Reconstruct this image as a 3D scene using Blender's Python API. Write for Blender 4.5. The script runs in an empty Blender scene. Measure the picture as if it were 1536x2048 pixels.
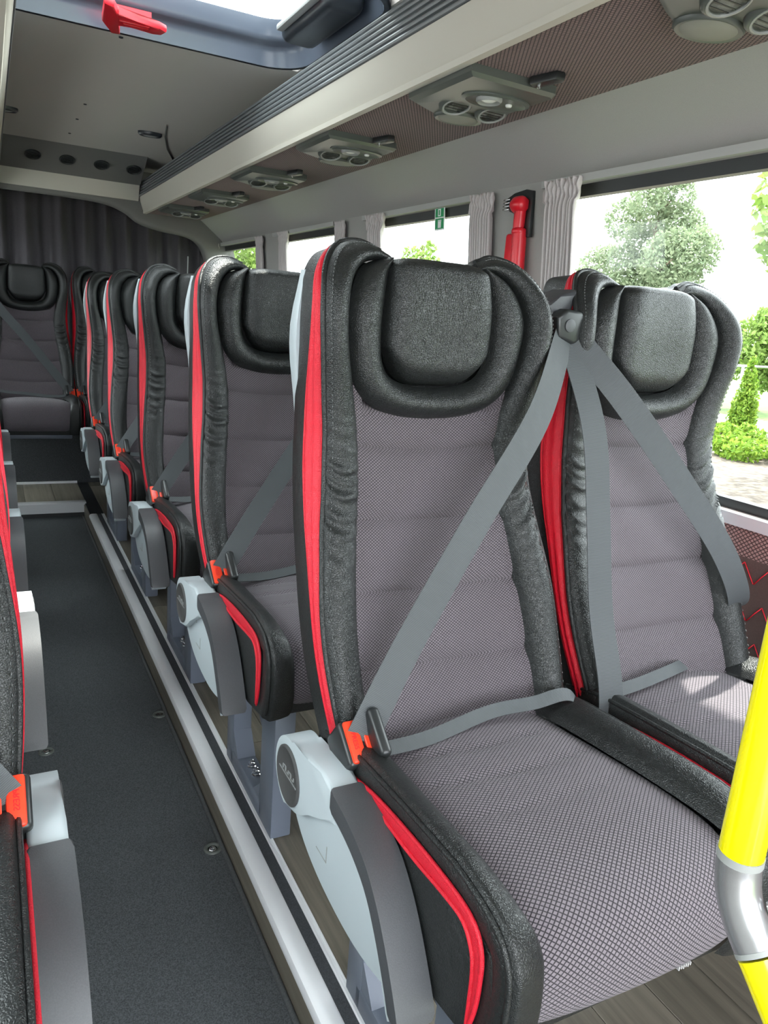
import bpy, bmesh, math, random
import numpy as np
from mathutils import Vector, Matrix
random.seed(7); rng = np.random.default_rng(11)
S = bpy.context.scene
COL = S.collection

# ------------------------------------------------------------------ camera
# axes: X to the window side, Y to the rear of the bus, Z up; Z = 0 is the seat platform
R = np.array([[0.88892567, -0.04668982, 0.45566569],
              [-0.45162513, -0.25539003, 0.85487466],
              [0.07645853, -0.9657101, -0.24810905]])
cd = bpy.data.cameras.new('camera'); cam = bpy.data.objects.new('camera', cd); COL.objects.link(cam)
cd.sensor_fit = 'VERTICAL'; cd.sensor_height = 36.0; cd.sensor_width = 27.0
cd.lens = 1502.95 / 2048 * 36.0
cd.clip_start = 0.02; cd.clip_end = 300
M = Matrix.Identity(4)
for i in range(3):
    M[i][0] = R[i, 0]; M[i][1] = -R[i, 1]; M[i][2] = -R[i, 2]
M[2][3] = 1.10
cam.matrix_world = M
S.camera = cam

# ------------------------------------------------------------------ world, sun, exposure
w = bpy.data.worlds.new('sky'); S.world = w; w.use_nodes = True
bg = w.node_tree.nodes['Background']
bg.inputs[0].default_value = (0.90, 0.955, 1.0, 1); bg.inputs[1].default_value = 4.6
sd = bpy.data.lights.new('sun', 'SUN'); sun = bpy.data.objects.new('sun', sd); COL.objects.link(sun)
sd.energy = 7.0; sd.angle = 0.03; sd.color = (1.0, 0.96, 0.9)
sun.rotation_euler = Vector((-0.43, -0.42, -1.0)).to_track_quat('-Z', 'Y').to_euler()
sun.location = (4, 5, 12)
S.view_settings.view_transform = 'Standard'
try: S.view_settings.look = 'None'
except Exception: pass
S.view_settings.gamma = 1.0
S.view_settings.use_curve_mapping = False
S.view_settings.exposure = 1.22

# ------------------------------------------------------------------ materials
MAT = {}
def new_mat(name, col, rough=0.5, metal=0.0, spec=0.5, sheen=0.0, coat=0.0):
    m = bpy.data.materials.new(name); m.use_nodes = True
    b = m.node_tree.nodes['Principled BSDF']
    b.inputs['Base Color'].default_value = (*col, 1); b.inputs['Roughness'].default_value = rough
    b.inputs['Metallic'].default_value = metal
    b.inputs['Specular IOR Level'].default_value = spec
    if sheen: b.inputs['Sheen Weight'].default_value = sheen
    if coat: b.inputs['Coat Weight'].default_value = coat; b.inputs['Coat Roughness'].default_value = 0.1
    MAT[name] = m
    return m, m.node_tree, b
def node(nt, t, **kw):
    n = nt.nodes.new(t)
    for k, v in kw.items():
        if k in ('operation', 'blend_type', 'data_type', 'feature', 'noise_dimensions', 'distance', 'wave_type', 'bands_direction'): setattr(n, k, v)
        else: n.inputs[k].default_value = v
    return n
def math_n(nt, op, a, b=None):
    n = nt.nodes.new('ShaderNodeMath'); n.operation = op
    for i, v in enumerate((a, b)):
        if v is None: continue
        if isinstance(v, (int, float)): n.inputs[i].default_value = v
        else: nt.links.new(v, n.inputs[i])
    return n.outputs[0]
def coords(nt, kind='Object'):
    return nt.nodes.new('ShaderNodeTexCoord').outputs[kind]
def bump(nt, b, height, strength=0.3, dist=0.002):
    n = nt.nodes.new('ShaderNodeBump'); n.inputs['Strength'].default_value = strength; n.inputs['Distance'].default_value = dist
    nt.links.new(height, n.inputs['Height']); nt.links.new(n.outputs[0], b.inputs['Normal'])
def mixcol(nt, b, fac, c0, c1, sock='Base Color'):
    n = nt.nodes.new('ShaderNodeMix'); n.data_type = 'RGBA'
    n.inputs['A'].default_value = (*c0, 1); n.inputs['B'].default_value = (*c1, 1)
    nt.links.new(fac, n.inputs['Factor']); nt.links.new(n.outputs['Result'], b.inputs[sock]); return n
def noise_mat(name, c0, c1, scale, rough=0.6, bs=0.2, bd=0.001, detail=4, **kw):
    m, nt, b = new_mat(name, c0, rough, **kw)
    n = node(nt, 'ShaderNodeTexNoise', Scale=scale, Detail=detail)
    nt.links.new(coords(nt), n.inputs['Vector'])
    r = nt.nodes.new('ShaderNodeMapRange'); r.inputs['From Min'].default_value = 0.35; r.inputs['From Max'].default_value = 0.65
    nt.links.new(n.outputs[0], r.inputs[0])
    mixcol(nt, b, r.outputs[0], c0, c1)
    if bs: bump(nt, b, n.outputs[0], bs, bd)
    return m
def leather(name, c, rough, scale=330):
    m, nt, b = new_mat(name, c, rough, spec=0.42)
    v = node(nt, 'ShaderNodeTexVoronoi', Scale=scale); v.feature = 'DISTANCE_TO_EDGE'
    n = node(nt, 'ShaderNodeTexNoise', Scale=60.0, Detail=3.0)
    co = coords(nt)
    va = nt.nodes.new('ShaderNodeVectorMath'); va.operation = 'MULTIPLY_ADD'
    nt.links.new(n.outputs['Color'], va.inputs[0]); va.inputs[1].default_value = (0.012, 0.012, 0.012); nt.links.new(co, va.inputs[2])
    nt.links.new(co, n.inputs['Vector']); nt.links.new(va.outputs[0], v.inputs['Vector'])
    h = math_n(nt, 'MINIMUM', v.outputs['Distance'], 0.25)
    bump(nt, b, h, 0.55, 0.0022)
    return m
leather('leather_black', (0.014, 0.0155, 0.0155), 0.36)
leather('leather_red', (0.62, 0.012, 0.03), 0.42, 450)
def honeycomb(name, light, dark, pu, pv, lw, use_uv=True, axes=None, bs=0.8):
    m, nt, b = new_mat(name, light, 0.85, spec=0.2, sheen=0.12)
    co = coords(nt, 'UV' if use_uv else 'Object')
    sp = nt.nodes.new('ShaderNodeSeparateXYZ'); nt.links.new(co, sp.inputs[0])
    o = sp.outputs; ax = axes or (0, 1)
    u = math_n(nt, 'DIVIDE', o[ax[0]], pu); v = math_n(nt, 'DIVIDE', o[ax[1]], pv)
    def tri(x):
        fr = math_n(nt, 'FRACT', x); return math_n(nt, 'ABSOLUTE', math_n(nt, 'SUBTRACT', fr, 0.5))
    a = tri(math_n(nt, 'ADD', u, v)); c = tri(math_n(nt, 'SUBTRACT', u, v))
    d = math_n(nt, 'MAXIMUM', a, c)             # 0.5 on the lines
    r = nt.nodes.new('ShaderNodeMapRange'); r.interpolation_type = 'SMOOTHSTEP'
    r.inputs['From Min'].default_value = 0.5 - lw; r.inputs['From Max'].default_value = 0.5 - lw * 0.25
    nt.links.new(d, r.inputs[0])
    n = node(nt, 'ShaderNodeTexNoise', Scale=900.0, Detail=2.0); nt.links.new(coords(nt), n.inputs['Vector'])
    mx = mixcol(nt, b, r.outputs[0], light, dark)
    m2 = nt.nodes.new('ShaderNodeMix'); m2.data_type = 'RGBA'; m2.blend_type = 'MULTIPLY'; m2.inputs['Factor'].default_value = 0.5
    nt.links.new(mx.outputs['Result'], m2.inputs['A'])
    rr = nt.nodes.new('ShaderNodeMapRange'); rr.inputs['To Min'].default_value = 0.45; rr.inputs['To Max'].default_value = 1.5
    nt.links.new(n.outputs[0], rr.inputs[0]); nt.links.new(rr.outputs[0], m2.inputs['B'])
    nt.links.new(m2.outputs['Result'], b.inputs['Base Color'])
    inv = math_n(nt, 'SUBTRACT', 1.0, r.outputs[0])
    bump(nt, b, inv, bs, 0.0012)
    return m
honeycomb('fabric_back', (0.165, 0.140, 0.158), (0.030, 0.026, 0.030), 0.0062, 0.0050, 0.20)
honeycomb('fabric_seat', (0.185, 0.160, 0.180), (0.028, 0.025, 0.030), 0.0080, 0.0062, 0.17)
honeycomb('fabric_ceiling', (0.26, 0.170, 0.165), (0.040, 0.026, 0.026), 0.0085, 0.0140, 0.26, use_uv=False)
honeycomb('fabric_wall', (0.30, 0.20, 0.19), (0.05, 0.03, 0.03), 0.0120, 0.0100, 0.20, use_uv=False, axes=(1, 2))
def ribbed(name, c0, c1, pitch, rough=0.55):
    m, nt, b = new_mat(name, c0, rough, spec=0.35)
    sp = nt.nodes.new('ShaderNodeSeparateXYZ'); nt.links.new(coords(nt, 'UV'), sp.inputs[0])
    v = math_n(nt, 'SINE', math_n(nt, 'MULTIPLY', sp.outputs[1], 2 * math.pi / pitch))
    r = nt.nodes.new('ShaderNodeMapRange'); r.inputs['From Min'].default_value = -1; nt.links.new(v, r.inputs[0])
    mixcol(nt, b, r.outputs[0], c0, c1); bump(nt, b, r.outputs[0], 0.35, 0.0008); return m
ribbed('webbing', (0.050, 0.056, 0.060), (0.085, 0.092, 0.098), 0.0022)
new_mat('plastic_light', (0.47, 0.53, 0.56), 0.40)  # light grey plastic, its blue tint imitates reflected sky
new_mat('trim_grey', (0.40, 0.40, 0.385), 0.5)
new_mat('plastic_grey', (0.28, 0.29, 0.28), 0.45)
new_mat('plastic_console', (0.085, 0.095, 0.087), 0.36)
new_mat('plastic_speaker', (0.24, 0.24, 0.215), 0.6)
new_mat('plastic_black', (0.018, 0.020, 0.021), 0.35)
noise_mat('plastic_arm', (0.055, 0.058, 0.064), (0.065, 0.068, 0.074), 700, 0.48, 0.25, 0.0006)
new_mat('plastic_cap', (0.06, 0.06, 0.06), 0.5)
new_mat('paint_steel', (0.135, 0.155, 0.195), 0.40, spec=0.4)
new_mat('chrome', (0.75, 0.76, 0.78), 0.18, 1.0)
new_mat('aluminium', (0.55, 0.56, 0.57), 0.36, 0.3)
new_mat('aluminium_bright', (0.84, 0.85, 0.87), 0.38, 0.1)
new_mat('elbow_metal', (0.42, 0.42, 0.43), 0.27, 0.75)
new_mat('red_plastic', (0.66, 0.012, 0.025), 0.30)
new_mat('red_button', (0.85, 0.055, 0.02), 0.35)
new_mat('yellow_paint', (0.86, 0.76, 0.0), 0.20, coat=0.6)
new_mat('cream', (0.53, 0.505, 0.44), 0.55)
noise_mat('wall_felt', (0.325, 0.318, 0.30), (0.36, 0.352, 0.333), 900, 0.85, 0.15, 0.0008)
noise_mat('ceiling_felt', (0.50, 0.48, 0.44), (0.55, 0.53, 0.49), 700, 0.8, 0.12, 0.0008)
noise_mat('duct_felt', (0.14, 0.138, 0.13), (0.165, 0.162, 0.153), 700, 0.8, 0.12, 0.0008)
new_mat('ridge_rubber', (0.13, 0.14, 0.15), 0.28)
new_mat('hatch_plastic', (0.085, 0.10, 0.13), 0.22)
new_mat('hatch_dark', (0.028, 0.034, 0.042), 0.30)
noise_mat('carpet', (0.048, 0.053, 0.057), (0.096, 0.103, 0.107), 420, 0.95, 0.6, 0.003, spec=0.1)
noise_mat('carpet_edge', (0.05, 0.055, 0.058), (0.075, 0.08, 0.082), 300, 0.9, 0.3, 0.002)
noise_mat('rubber_grit', (0.030, 0.033, 0.038), (0.055, 0.060, 0.066), 500, 0.75, 0.4, 0.0015)
noise_mat('curtain_grey', (0.52, 0.475, 0.465), (0.58, 0.535, 0.525), 500, 0.85, 0.1, 0.0006, sheen=0.2)
noise_mat('curtain_dark', (0.040, 0.036, 0.041), (0.055, 0.050, 0.056), 300, 0.9, 0.2, 0.001)
noise_mat('quilt', (0.075, 0.05, 0.045), (0.09, 0.06, 0.055), 300, 0.5, 0.2, 0.001)
new_mat('frame_black', (0.02, 0.022, 0.023), 0.4)
new_mat('print_white', (0.85, 0.9, 0.87), 0.5)
new_mat('print_green', (0.0, 0.30, 0.09), 0.45)
new_mat('thread_grey', (0.24, 0.25, 0.25), 0.6)
new_mat('thread_dark', (0.10, 0.105, 0.105), 0.6)
new_mat('thread_white', (0.5, 0.5, 0.5), 0.6)
new_mat('nozzle_dark', (0.03, 0.034, 0.034), 0.4)
new_mat('lamp_lens', (0.75, 0.76, 0.74), 0.25)
noise_mat('bark', (0.09, 0.06, 0.04), (0.16, 0.11, 0.08), 20, 0.9, 0.5, 0.02)
noise_mat('mulch', (0.045, 0.030, 0.020), (0.13, 0.105, 0.08), 9, 0.95, 0.5, 0.03)
noise_mat('lawn', (0.05, 0.095, 0.010), (0.085, 0.14, 0.02), 3, 0.95, 0.4, 0.03)
new_mat('paving', (0.24, 0.235, 0.23), 0.8)
noise_mat('paint_post', (0.26, 0.27, 0.28), (0.30, 0.31, 0.32), 30, 0.4, 0.0)
def leaf_mat(name, c0, c1):
    m, nt, b = new_mat(name, c0, 0.6, spec=0.25)
    g = nt.nodes.new('ShaderNodeNewGeometry')
    mx = nt.nodes.new('ShaderNodeMix'); mx.data_type = 'RGBA'; mx.inputs['A'].default_value = (*c0, 1); mx.inputs['B'].default_value = (*c1, 1)
    nt.links.new(g.outputs['Random Per Island'], mx.inputs['Factor']); nt.links.new(mx.outputs['Result'], b.inputs['Base Color'])
    t = nt.nodes.new('ShaderNodeBsdfTranslucent'); nt.links.new(mx.outputs['Result'], t.inputs['Color'])
    ms = nt.nodes.new('ShaderNodeMixShader'); ms.inputs[0].default_value = 0.35
    out = nt.nodes['Material Output']
    nt.links.new(b.outputs[0], ms.inputs[1]); nt.links.new(t.outputs[0], ms.inputs[2]); nt.links.new(ms.outputs[0], out.inputs[0])
leaf_mat('leaf_poplar', (0.135, 0.18, 0.10), (0.24, 0.275, 0.17))  # leaf colour paled to imitate haze on the window glass
leaf_mat('leaf_bright', (0.12, 0.21, 0.035), (0.24, 0.32, 0.09))
leaf_mat('leaf_conifer', (0.085, 0.18, 0.015), (0.22, 0.31, 0.04))
def glass_mat():
    m = bpy.data.materials.new('glass'); m.use_nodes = True; nt = m.node_tree; nt.nodes.clear()
    out = nt.nodes.new('ShaderNodeOutputMaterial'); t = nt.nodes.new('ShaderNodeBsdfTransparent'); g = nt.nodes.new('ShaderNodeBsdfGlossy')
    t.inputs[0].default_value = (0.93, 0.955, 0.94, 1); g.inputs['Roughness'].default_value = 0.02
    lw = nt.nodes.new('ShaderNodeLayerWeight'); lw.inputs[0].default_value = 0.5
    fr = math_n(nt, 'MULTIPLY_ADD', math_n(nt, 'POWER', lw.outputs['Facing'], 5.0), 0.9)
    fr.node.inputs[2].default_value = 0.012
    ms = nt.nodes.new('ShaderNodeMixShader'); nt.links.new(fr, ms.inputs[0]); nt.links.new(t.outputs[0], ms.inputs[1]); nt.links.new(g.outputs[0], ms.inputs[2])
    nt.links.new(ms.outputs[0], out.inputs[0]); MAT['glass'] = m
glass_mat()
def wood_mat():
    m, nt, b = new_mat('vinyl_wood', (0.2, 0.17, 0.13), 0.42, spec=0.4)
    oi = nt.nodes.new('ShaderNodeObjectInfo')
    mp = nt.nodes.new('ShaderNodeMapping'); mp.inputs['Scale'].default_value = (55, 2.2, 55); nt.links.new(coords(nt), mp.inputs[0])
    n = node(nt, 'ShaderNodeTexNoise', Scale=1.0, Detail=6.0, Roughness=0.65); n.noise_dimensions = '4D'
    nt.links.new(mp.outputs[0], n.inputs['Vector']); nt.links.new(math_n(nt, 'MULTIPLY', oi.outputs['Random'], 40.0), n.inputs['W'])
    r = nt.nodes.new('ShaderNodeMapRange'); r.inputs['From Min'].default_value = 0.3; r.inputs['From Max'].default_value = 0.7; nt.links.new(n.outputs[0], r.inputs[0])
    mx = mixcol(nt, b, r.outputs[0], (0.105, 0.095, 0.075), (0.22, 0.195, 0.155))
    hs = nt.nodes.new('ShaderNodeHueSaturation'); nt.links.new(mx.outputs['Result'], hs.inputs['Color'])
    rr = nt.nodes.new('ShaderNodeMapRange'); rr.inputs['To Min'].default_value = 0.75; rr.inputs['To Max'].default_value = 1.2
    nt.links.new(oi.outputs['Random'], rr.inputs[0]); nt.links.new(rr.outputs[0], hs.inputs['Value']); nt.links.new(hs.outputs[0], b.inputs['Base Color'])
    bump(nt, b, n.outputs[0], 0.15, 0.001)
wood_mat()

# ------------------------------------------------------------------ object helpers
def tag(o, label=None, cat=None, group=None, kind=None):
    if label: o['label'] = label
    if cat: o['category'] = cat
    if group: o['group'] = group
    if kind: o['kind'] = kind
    return o
def empty(name, loc=(0, 0, 0), label=None, cat=None, group=None):
    o = bpy.data.objects.new(name, None); COL.objects.link(o); o.location = loc; o.empty_display_size = 0.1
    return tag(o, label, cat, group)
def finish(name, me, mat, parent=None, smooth=True, sharp=None):
    me.materials.append(MAT[mat])
    if smooth:
        me.polygons.foreach_set('use_smooth', [True] * len(me.polygons))
        if sharp is not None:
            bm = bmesh.new(); bm.from_mesh(me)
            for e in bm.edges:
                if len(e.link_faces) == 2 and e.calc_face_angle(0) > sharp: e.smooth = False
            bm.to_mesh(me); bm.free()
    o = bpy.data.objects.new(name, me); COL.objects.link(o)
    if parent: o.parent = parent
    return o
def from_bm(name, bm, mat, parent=None, smooth=True, sharp=0.7):
    bmesh.ops.recalc_face_normals(bm, faces=bm.faces)
    me = bpy.data.meshes.new(name); bm.to_mesh(me); bm.free()
    return finish(name, me, mat, parent, smooth, sharp)
def grid_mesh(name, P, mat, parent=None, uv=None, close_u=False, close_v=False, flip=False, caps=False):
    P = np.asarray(P, float); m, n = P.shape[:2]
    V = P.reshape(-1, 3); F = []; UVi = []
    mm = m if close_u else m - 1; nn = n if close_v else n - 1
    for i in range(mm):
        for j in range(nn):
            a, b, c, d = i * n + j, ((i + 1) % m) * n + j, ((i + 1) % m) * n + (j + 1) % n, i * n + (j + 1) % n
            F.append((a, d, c, b) if flip else (a, b, c, d))
    if caps and close_v:
        F.append(tuple(range(n))); F.append(tuple((m - 1) * n + j for j in range(n))[::-1])
    me = bpy.data.meshes.new(name); me.from_pydata(V.tolist(), [], F)
    if uv is not None:
        uvv = np.asarray(uv, float).reshape(-1, 2); l = me.uv_layers.new(name='UVMap')
        idx = np.zeros(len(me.loops), int); me.loops.foreach_get('vertex_index', idx)
        l.data.foreach_set('uv', uvv[idx].ravel())
    me.update()
    return finish(name, me, mat, parent, True, 1.0 if caps else None)
def cr(pts, n):
    p = np.asarray(pts, float); k = len(p); p = np.vstack([2 * p[0] - p[1], p, 2 * p[-1] - p[-2]])
    t = np.linspace(0, k - 1 - 1e-9, n); i = t.astype(int); f = (t - i)[:, None]
    a, b, c, d = p[i], p[i + 1], p[i + 2], p[i + 3]
    return 0.5 * (2 * b + (c - a) * f + (2 * a - 5 * b + 4 * c - d) * f ** 2 + (3 * b - a - 3 * c + d) * f ** 3)
def tube_pts(path, r, seg=8):
    p = np.asarray(path, float); n = len(p)
    t = np.gradient(p, axis=0); t /= np.linalg.norm(t, axis=1)[:, None]
    ref = np.array([0.0, 0.0, 1.0]) if abs(t[0][2]) < 0.9 else np.array([1.0, 0, 0])
    u = np.cross(t[0], ref); u /= np.linalg.norm(u)
    rad = np.broadcast_to(np.asarray(r, float), (n,)); out = np.zeros((n, seg, 3)); ang = np.arange(seg) * 2 * math.pi / seg
    for i in range(n):
        u = u - t[i] * np.dot(u, t[i]); u /= np.linalg.norm(u); v = np.cross(t[i], u)
        out[i] = p[i] + rad[i] * (np.cos(ang)[:, None] * u + np.sin(ang)[:, None] * v)
    return out
def tube(name, path, r, mat, parent=None, seg=8):
    return grid_mesh(name, tube_pts(path, r, seg), mat, parent, close_v=True, caps=True)
def tubes(name, paths, r, mat, parent=None, seg=6):
    V = []; F = []
    for p in paths:
        T = tube_pts(p, r, seg); m, n = T.shape[:2]; o = len(V); V += T.reshape(-1, 3).tolist()
        for i in range(m - 1):
            for j in range(n):
                F.append((o + i * n + j, o + (i + 1) * n + j, o + (i + 1) * n + (j + 1) % n, o + i * n + (j + 1) % n))
        F.append(tuple(o + j for j in range(n))); F.append(tuple(o + (m - 1) * n + j for j in range(n))[::-1])
    me = bpy.data.meshes.new(name); me.from_pydata(V, [], F); me.update()
    return finish(name, me, mat, parent)
def bm_box(bm, lo, hi, bev=0.0, seg=2, mat=None):
    r = bmesh.ops.create_cube(bm, size=1.0); vs = r['verts']
    lo, hi = Vector(lo), Vector(hi); c = (lo + hi) / 2; d = hi - lo
    for v in vs: v.co = Vector((v.co.x * d.x, v.co.y * d.y, v.co.z * d.z)) + c
    if mat is not None: bmesh.ops.transform(bm, matrix=mat, verts=vs)
    if bev:
        es = list({e for v in vs for e in v.link_edges})
        bmesh.ops.bevel(bm, geom=es, offset=bev, segments=seg, profile=0.5, affect='EDGES')
def box(name, lo, hi, mat, parent=None, bev=0.0, seg=2, xf=None):
    bm = bmesh.new(); bm_box(bm, lo, hi, bev, seg, xf); return from_bm(name, bm, mat, parent)
def boxes(name, lst, mat, parent=None, bev=0.0):
    bm = bmesh.new()
    for lo, hi in lst: bm_box(bm, lo, hi, bev)
    return from_bm(name, bm, mat, parent)
def hexa(name, corners, mat, parent=None, bev=0.0):
    """8 corners: bottom 4 then top 4"""
    bm = bmesh.new(); v = [bm.verts.new(c) for c in corners]
    for f in ((0, 1, 2, 3), (4, 5, 6, 7), (0, 1, 5, 4), (1, 2, 6, 5), (2, 3, 7, 6), (3, 0, 4, 7)): bm.faces.new([v[i] for i in f])
    if bev: bmesh.ops.bevel(bm, geom=list(bm.edges), offset=bev, segments=2, profile=0.5, affect='EDGES')
    return from_bm(name, bm, mat, parent)
def prism(name, poly, a0, a1, axis, mat, parent=None, bev=0.0, seg=2, sharp=0.7):
    """poly in the plane of the other two axes (in order), extruded on `axis`"""
    bm = bmesh.new(); oth = [i for i in range(3) if i != axis]
    def mk(a):
        r = []
        for p in poly:
            c = [0, 0, 0]; c[axis] = a; c[oth[0]] = p[0]; c[oth[1]] = p[1]; r.append(bm.verts.new(c))
        return r
    A, B = mk(a0), mk(a1); n = len(poly)
    fa = bm.faces.new(A); fb = bm.faces.new(B[::-1])
    for i in range(n): bm.faces.new((A[i], B[i], B[(i + 1) % n], A[(i + 1) % n]))
    if bev:
        es = list(fa.edges) + list(fb.edges)
        bmesh.ops.bevel(bm, geom=es, offset=bev, segments=seg, profile=0.5, affect='EDGES')
    return from_bm(name, bm, mat, parent, True, sharp)
def lathe(name, prof, mat, parent=None, seg=24, xf=None, caps=True):
    """prof: (r, h) about local z"""
    a = np.arange(seg) * 2 * math.pi / seg
    P = np.array([[(r * math.cos(t), r * math.sin(t), h) for t in a] for r, h in prof])
    o = grid_mesh(name, P, mat, None, close_v=True, caps=caps)
    if xf is not None: o.data.transform(xf)
    if parent: o.parent = parent
    return o
def ribbon(name, path, lat, width, mat, parent=None, thick=0.0016, n=40):
    p = cr(path, n); lat = np.asarray(lat, float)
    L = cr(lat, n) if lat.ndim == 2 else np.tile(lat, (n, 1))
    t = np.gradient(p, axis=0); t /= np.linalg.norm(t, axis=1)[:, None]
    L = L - t * (L * t).sum(1)[:, None]; L /= np.linalg.norm(L, axis=1)[:, None]; N = np.cross(t, L)
    s = np.concatenate([[0], np.cumsum(np.linalg.norm(np.diff(p, axis=0), axis=1))])
    ws = [-.5, -.25, 0, .25, .5, .5, .25, 0, -.25, -.5]; hs = [.5] * 5 + [-.5] * 5
    P = np.stack([p + L * (width * a) + N * (thick * h) for a, h in zip(ws, hs)], 1)
    uv = np.stack([np.stack([np.full(n, width * a), s], 1) for a in ws], 1)
    return grid_mesh(name, P, mat, parent, uv=uv, close_v=True, caps=True)
def text_mesh(name, body, size, depth, mat, xf, parent=None):
    c = bpy.data.curves.new(name, 'FONT'); c.body = body; c.size = size; c.extrude = depth; c.align_x = 'CENTER'; c.align_y = 'CENTER'
    o = bpy.data.objects.new(name, c); COL.objects.link(o)
    dg = bpy.context.evaluated_depsgraph_get(); me = bpy.data.meshes.new_from_object(o.evaluated_get(dg))
    bpy.data.objects.remove(o); bpy.data.curves.remove(c)
    me.transform(xf); me.materials.clear()
    return finish(name, me, mat, parent, False)
def children_of(o): return [c for c in bpy.data.objects if c.parent is o]
def copy_tree(o, parent=None, skip=()):
    c = o.copy(); COL.objects.link(c); c.parent = parent
    for ch in children_of(o):
        if ch.name.split('.')[0] in skip: continue
        copy_tree(ch, c)
    return c
def struct(o): o['kind'] = 'structure'; return o

# ------------------------------------------------------------------ structure: floor, platforms, walls, ceiling
YF, YR = -1.1, 5.42
ZA = -0.08                                         # aisle carpet
XW = 1.46
def wx(z): return XW - max(0.0, z - 0.73) * 0.077  # inner wall face, leaning in
fl = struct(box('floor', (-0.70, YF, ZA - 0.06), (0.43, YR, ZA), 'carpet'))
pl = struct(box('floor_platform', (0.424, YF, -0.10), (1.50, YR, -0.006), 'plastic_black'))
pl2 = struct(box('floor_platform', (-0.70, YF, -0.081), (-0.005, YR, -0.006), 'plastic_black'))
def planks(parent, x0, x1, y0, y1, wdt, seed):
    r = random.Random(seed); x = x0; k = 0; me = None
    while x < x1 - 0.02:
        xe = min(x + wdt, x1); y = y0 - r.uniform(0, 0.9)
        while y < y1:
            ye = min(y + 1.0, y1); ys = max(y, y0)
            if ye - ys > 0.02:
                o = box('plank', (x + .0008, ys + .0008, -0.006), (xe - .0008, ye - .0008, r.uniform(-0.0004, 0.0002)), 'vinyl_wood', parent, bev=0.0007, seg=1)
            y += 1.0
        x = xe
planks(pl, 0.492, 1.46, YF, 5.0, 0.121, 3)
planks(pl2, -0.62, -0.075, YF, YR, 0.16, 4)
riser = struct(box('trim_1', (0.419, YF, ZA), (0.424, 4.29, -0.012), 'vinyl_wood'))
nos = empty('trim_2'); nos['kind'] = 'structure'
prism('edge_profile', [(0.417, -0.014), (0.423, -0.014), (0.423, -0.006), (0.456, -0.006), (0.456, 0.001), (0.452, 0.004), (0.430, 0.004), (0.421, 0.001), (0.417, -0.006)], YF, 4.03, 1, 'aluminium_bright', nos)
box('grip_strip', (0.456, YF, -0.006), (0.478, 4.03, 0.001), 'rubber_grit', nos)
boxes('edge_bead', [((0.478, YF, -0.006), (0.482, 4.03, 0.004)), ((0.482, YF, -0.006), (0.4875, 4.03, 0.0018)), ((0.4875, YF, -0.006), (0.4915, 4.03, 0.004))], 'aluminium_bright', nos, 0.001)
nos2 = struct(box('trim_3', (-0.006, YF, ZA), (0.001, YR, 0.004), 'aluminium'))
tube('carpet_edge', [(0.413, y, ZA + 0.001) for y in np.linspace(YF, 4.29, 12)], 0.006, 'carpet_edge', fl)
# floor anchor rings in the carpet
for x, y, lb in ((0.392, 1.425, 'round steel floor anchor in the carpet, the nearest one'), (0.394, 2.045, 'round steel floor anchor in the carpet beside the second row pedestal'),
             (0.082, 1.95, 'round steel floor anchor in the carpet under the left armrests')):
    a = empty('floor_anchor', (x, y, ZA), lb, 'floor anchor', 'floor anchors along the aisle')
    lathe('ring', [(0.020, 0.0), (0.0195, 0.0025), (0.017, 0.0035), (0.012, 0.003), (0.0105, 0.0006), (0.0105, -0.002)], 'plastic_console', a, 28)
    lathe('socket', [(0.0105, -0.002), (0.008, 0.0005), (0.0062, 0.0005), (0.006, 0.003), (0.001, 0.0036)], 'chrome', a, 20)
# rear step
st = struct(box('floor_rear', (-0.02, 4.30, ZA), (0.43, YR, -0.006), 'plastic_black'))
planks(st, -0.02, 0.43, 4.34, 4.78, 0.15, 9)
sn = struct(prism('trim_4', [(4.29, -0.055), (4.30, -0.055), (4.30, -0.006), (4.335, -0.006), (4.335, 0.002), (4.297, 0.003), (4.29, -0.004)], -0.02, 0.43, 0, 'aluminium'))
bb = struct(box('wall_bench', (-0.66, 4.78, 0.0), (1.45, YR, 0.36), 'carpet'))
struct(box('trim_5', (-0.02, 4.768, 0.0), (0.43, 4.78, 0.012), 'aluminium_bright'))

# right wall -------------------------------------------------------------
WIN = [(0.25, 1.765), (2.18, 2.94), (3.32, 4.08), (4.46, 5.36)]
ZB, ZT = 0.745, 1.507
def wall(side):
    s = 1 if side == 'right' else -1
    X0 = 0.0 if s == 1 else 0.84                    # left wall mirrored about x = 0.46
    def X(x): return X0 + s * x
    bm = bmesh.new()
    def slab(y0, y1, z0, z1):
        vs = []
        for z in (z0, z1):
            for dx, y in ((0, y0), (0.06, y0), (0.06, y1), (0, y1)): vs.append(bm.verts.new((X(wx(z) + dx), y, z)))
        for f in ((0, 1, 2, 3), (7, 6, 5, 4), (0, 4, 5, 1), (1, 5, 6, 2), (2, 6, 7, 3), (3, 7, 4, 0)): bm.faces.new([vs[i] for i in f])
    slab(YF, YR, -0.1, ZB)
    edges = [YF] + [v for w_ in WIN for v in w_] + [YR]
    for i in range(0, len(edges), 2): slab(edges[i], edges[i + 1], ZB, ZT - 0.022)
    slab(YF, YR, ZT - 0.022, ZT)
    # coving above the windows up to the rack
    P = [(1.40, ZT), (1.392, ZT + 0.012), (1.262, 1.622), (1.245, 1.632), (1.245, 1.66), (1.5, 1.66), (1.5, ZT)]
    n = len(P); A = [bm.verts.new((X(p[0]), YF, p[1])) for p in P]; B = [bm.verts.new((X(p[0]), YR, p[1])) for p in P]
    bm.faces.new(A); bm.faces.new(B[::-1])
    for i in range(n): bm.faces.new((A[i], B[i], B[(i + 1) % n], A[(i + 1) % n]))
    return struct(from_bm('wall_' + side, bm, 'wall_felt', None, True, 0.5))
wr = wall('right'); wl = wall('left')
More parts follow.
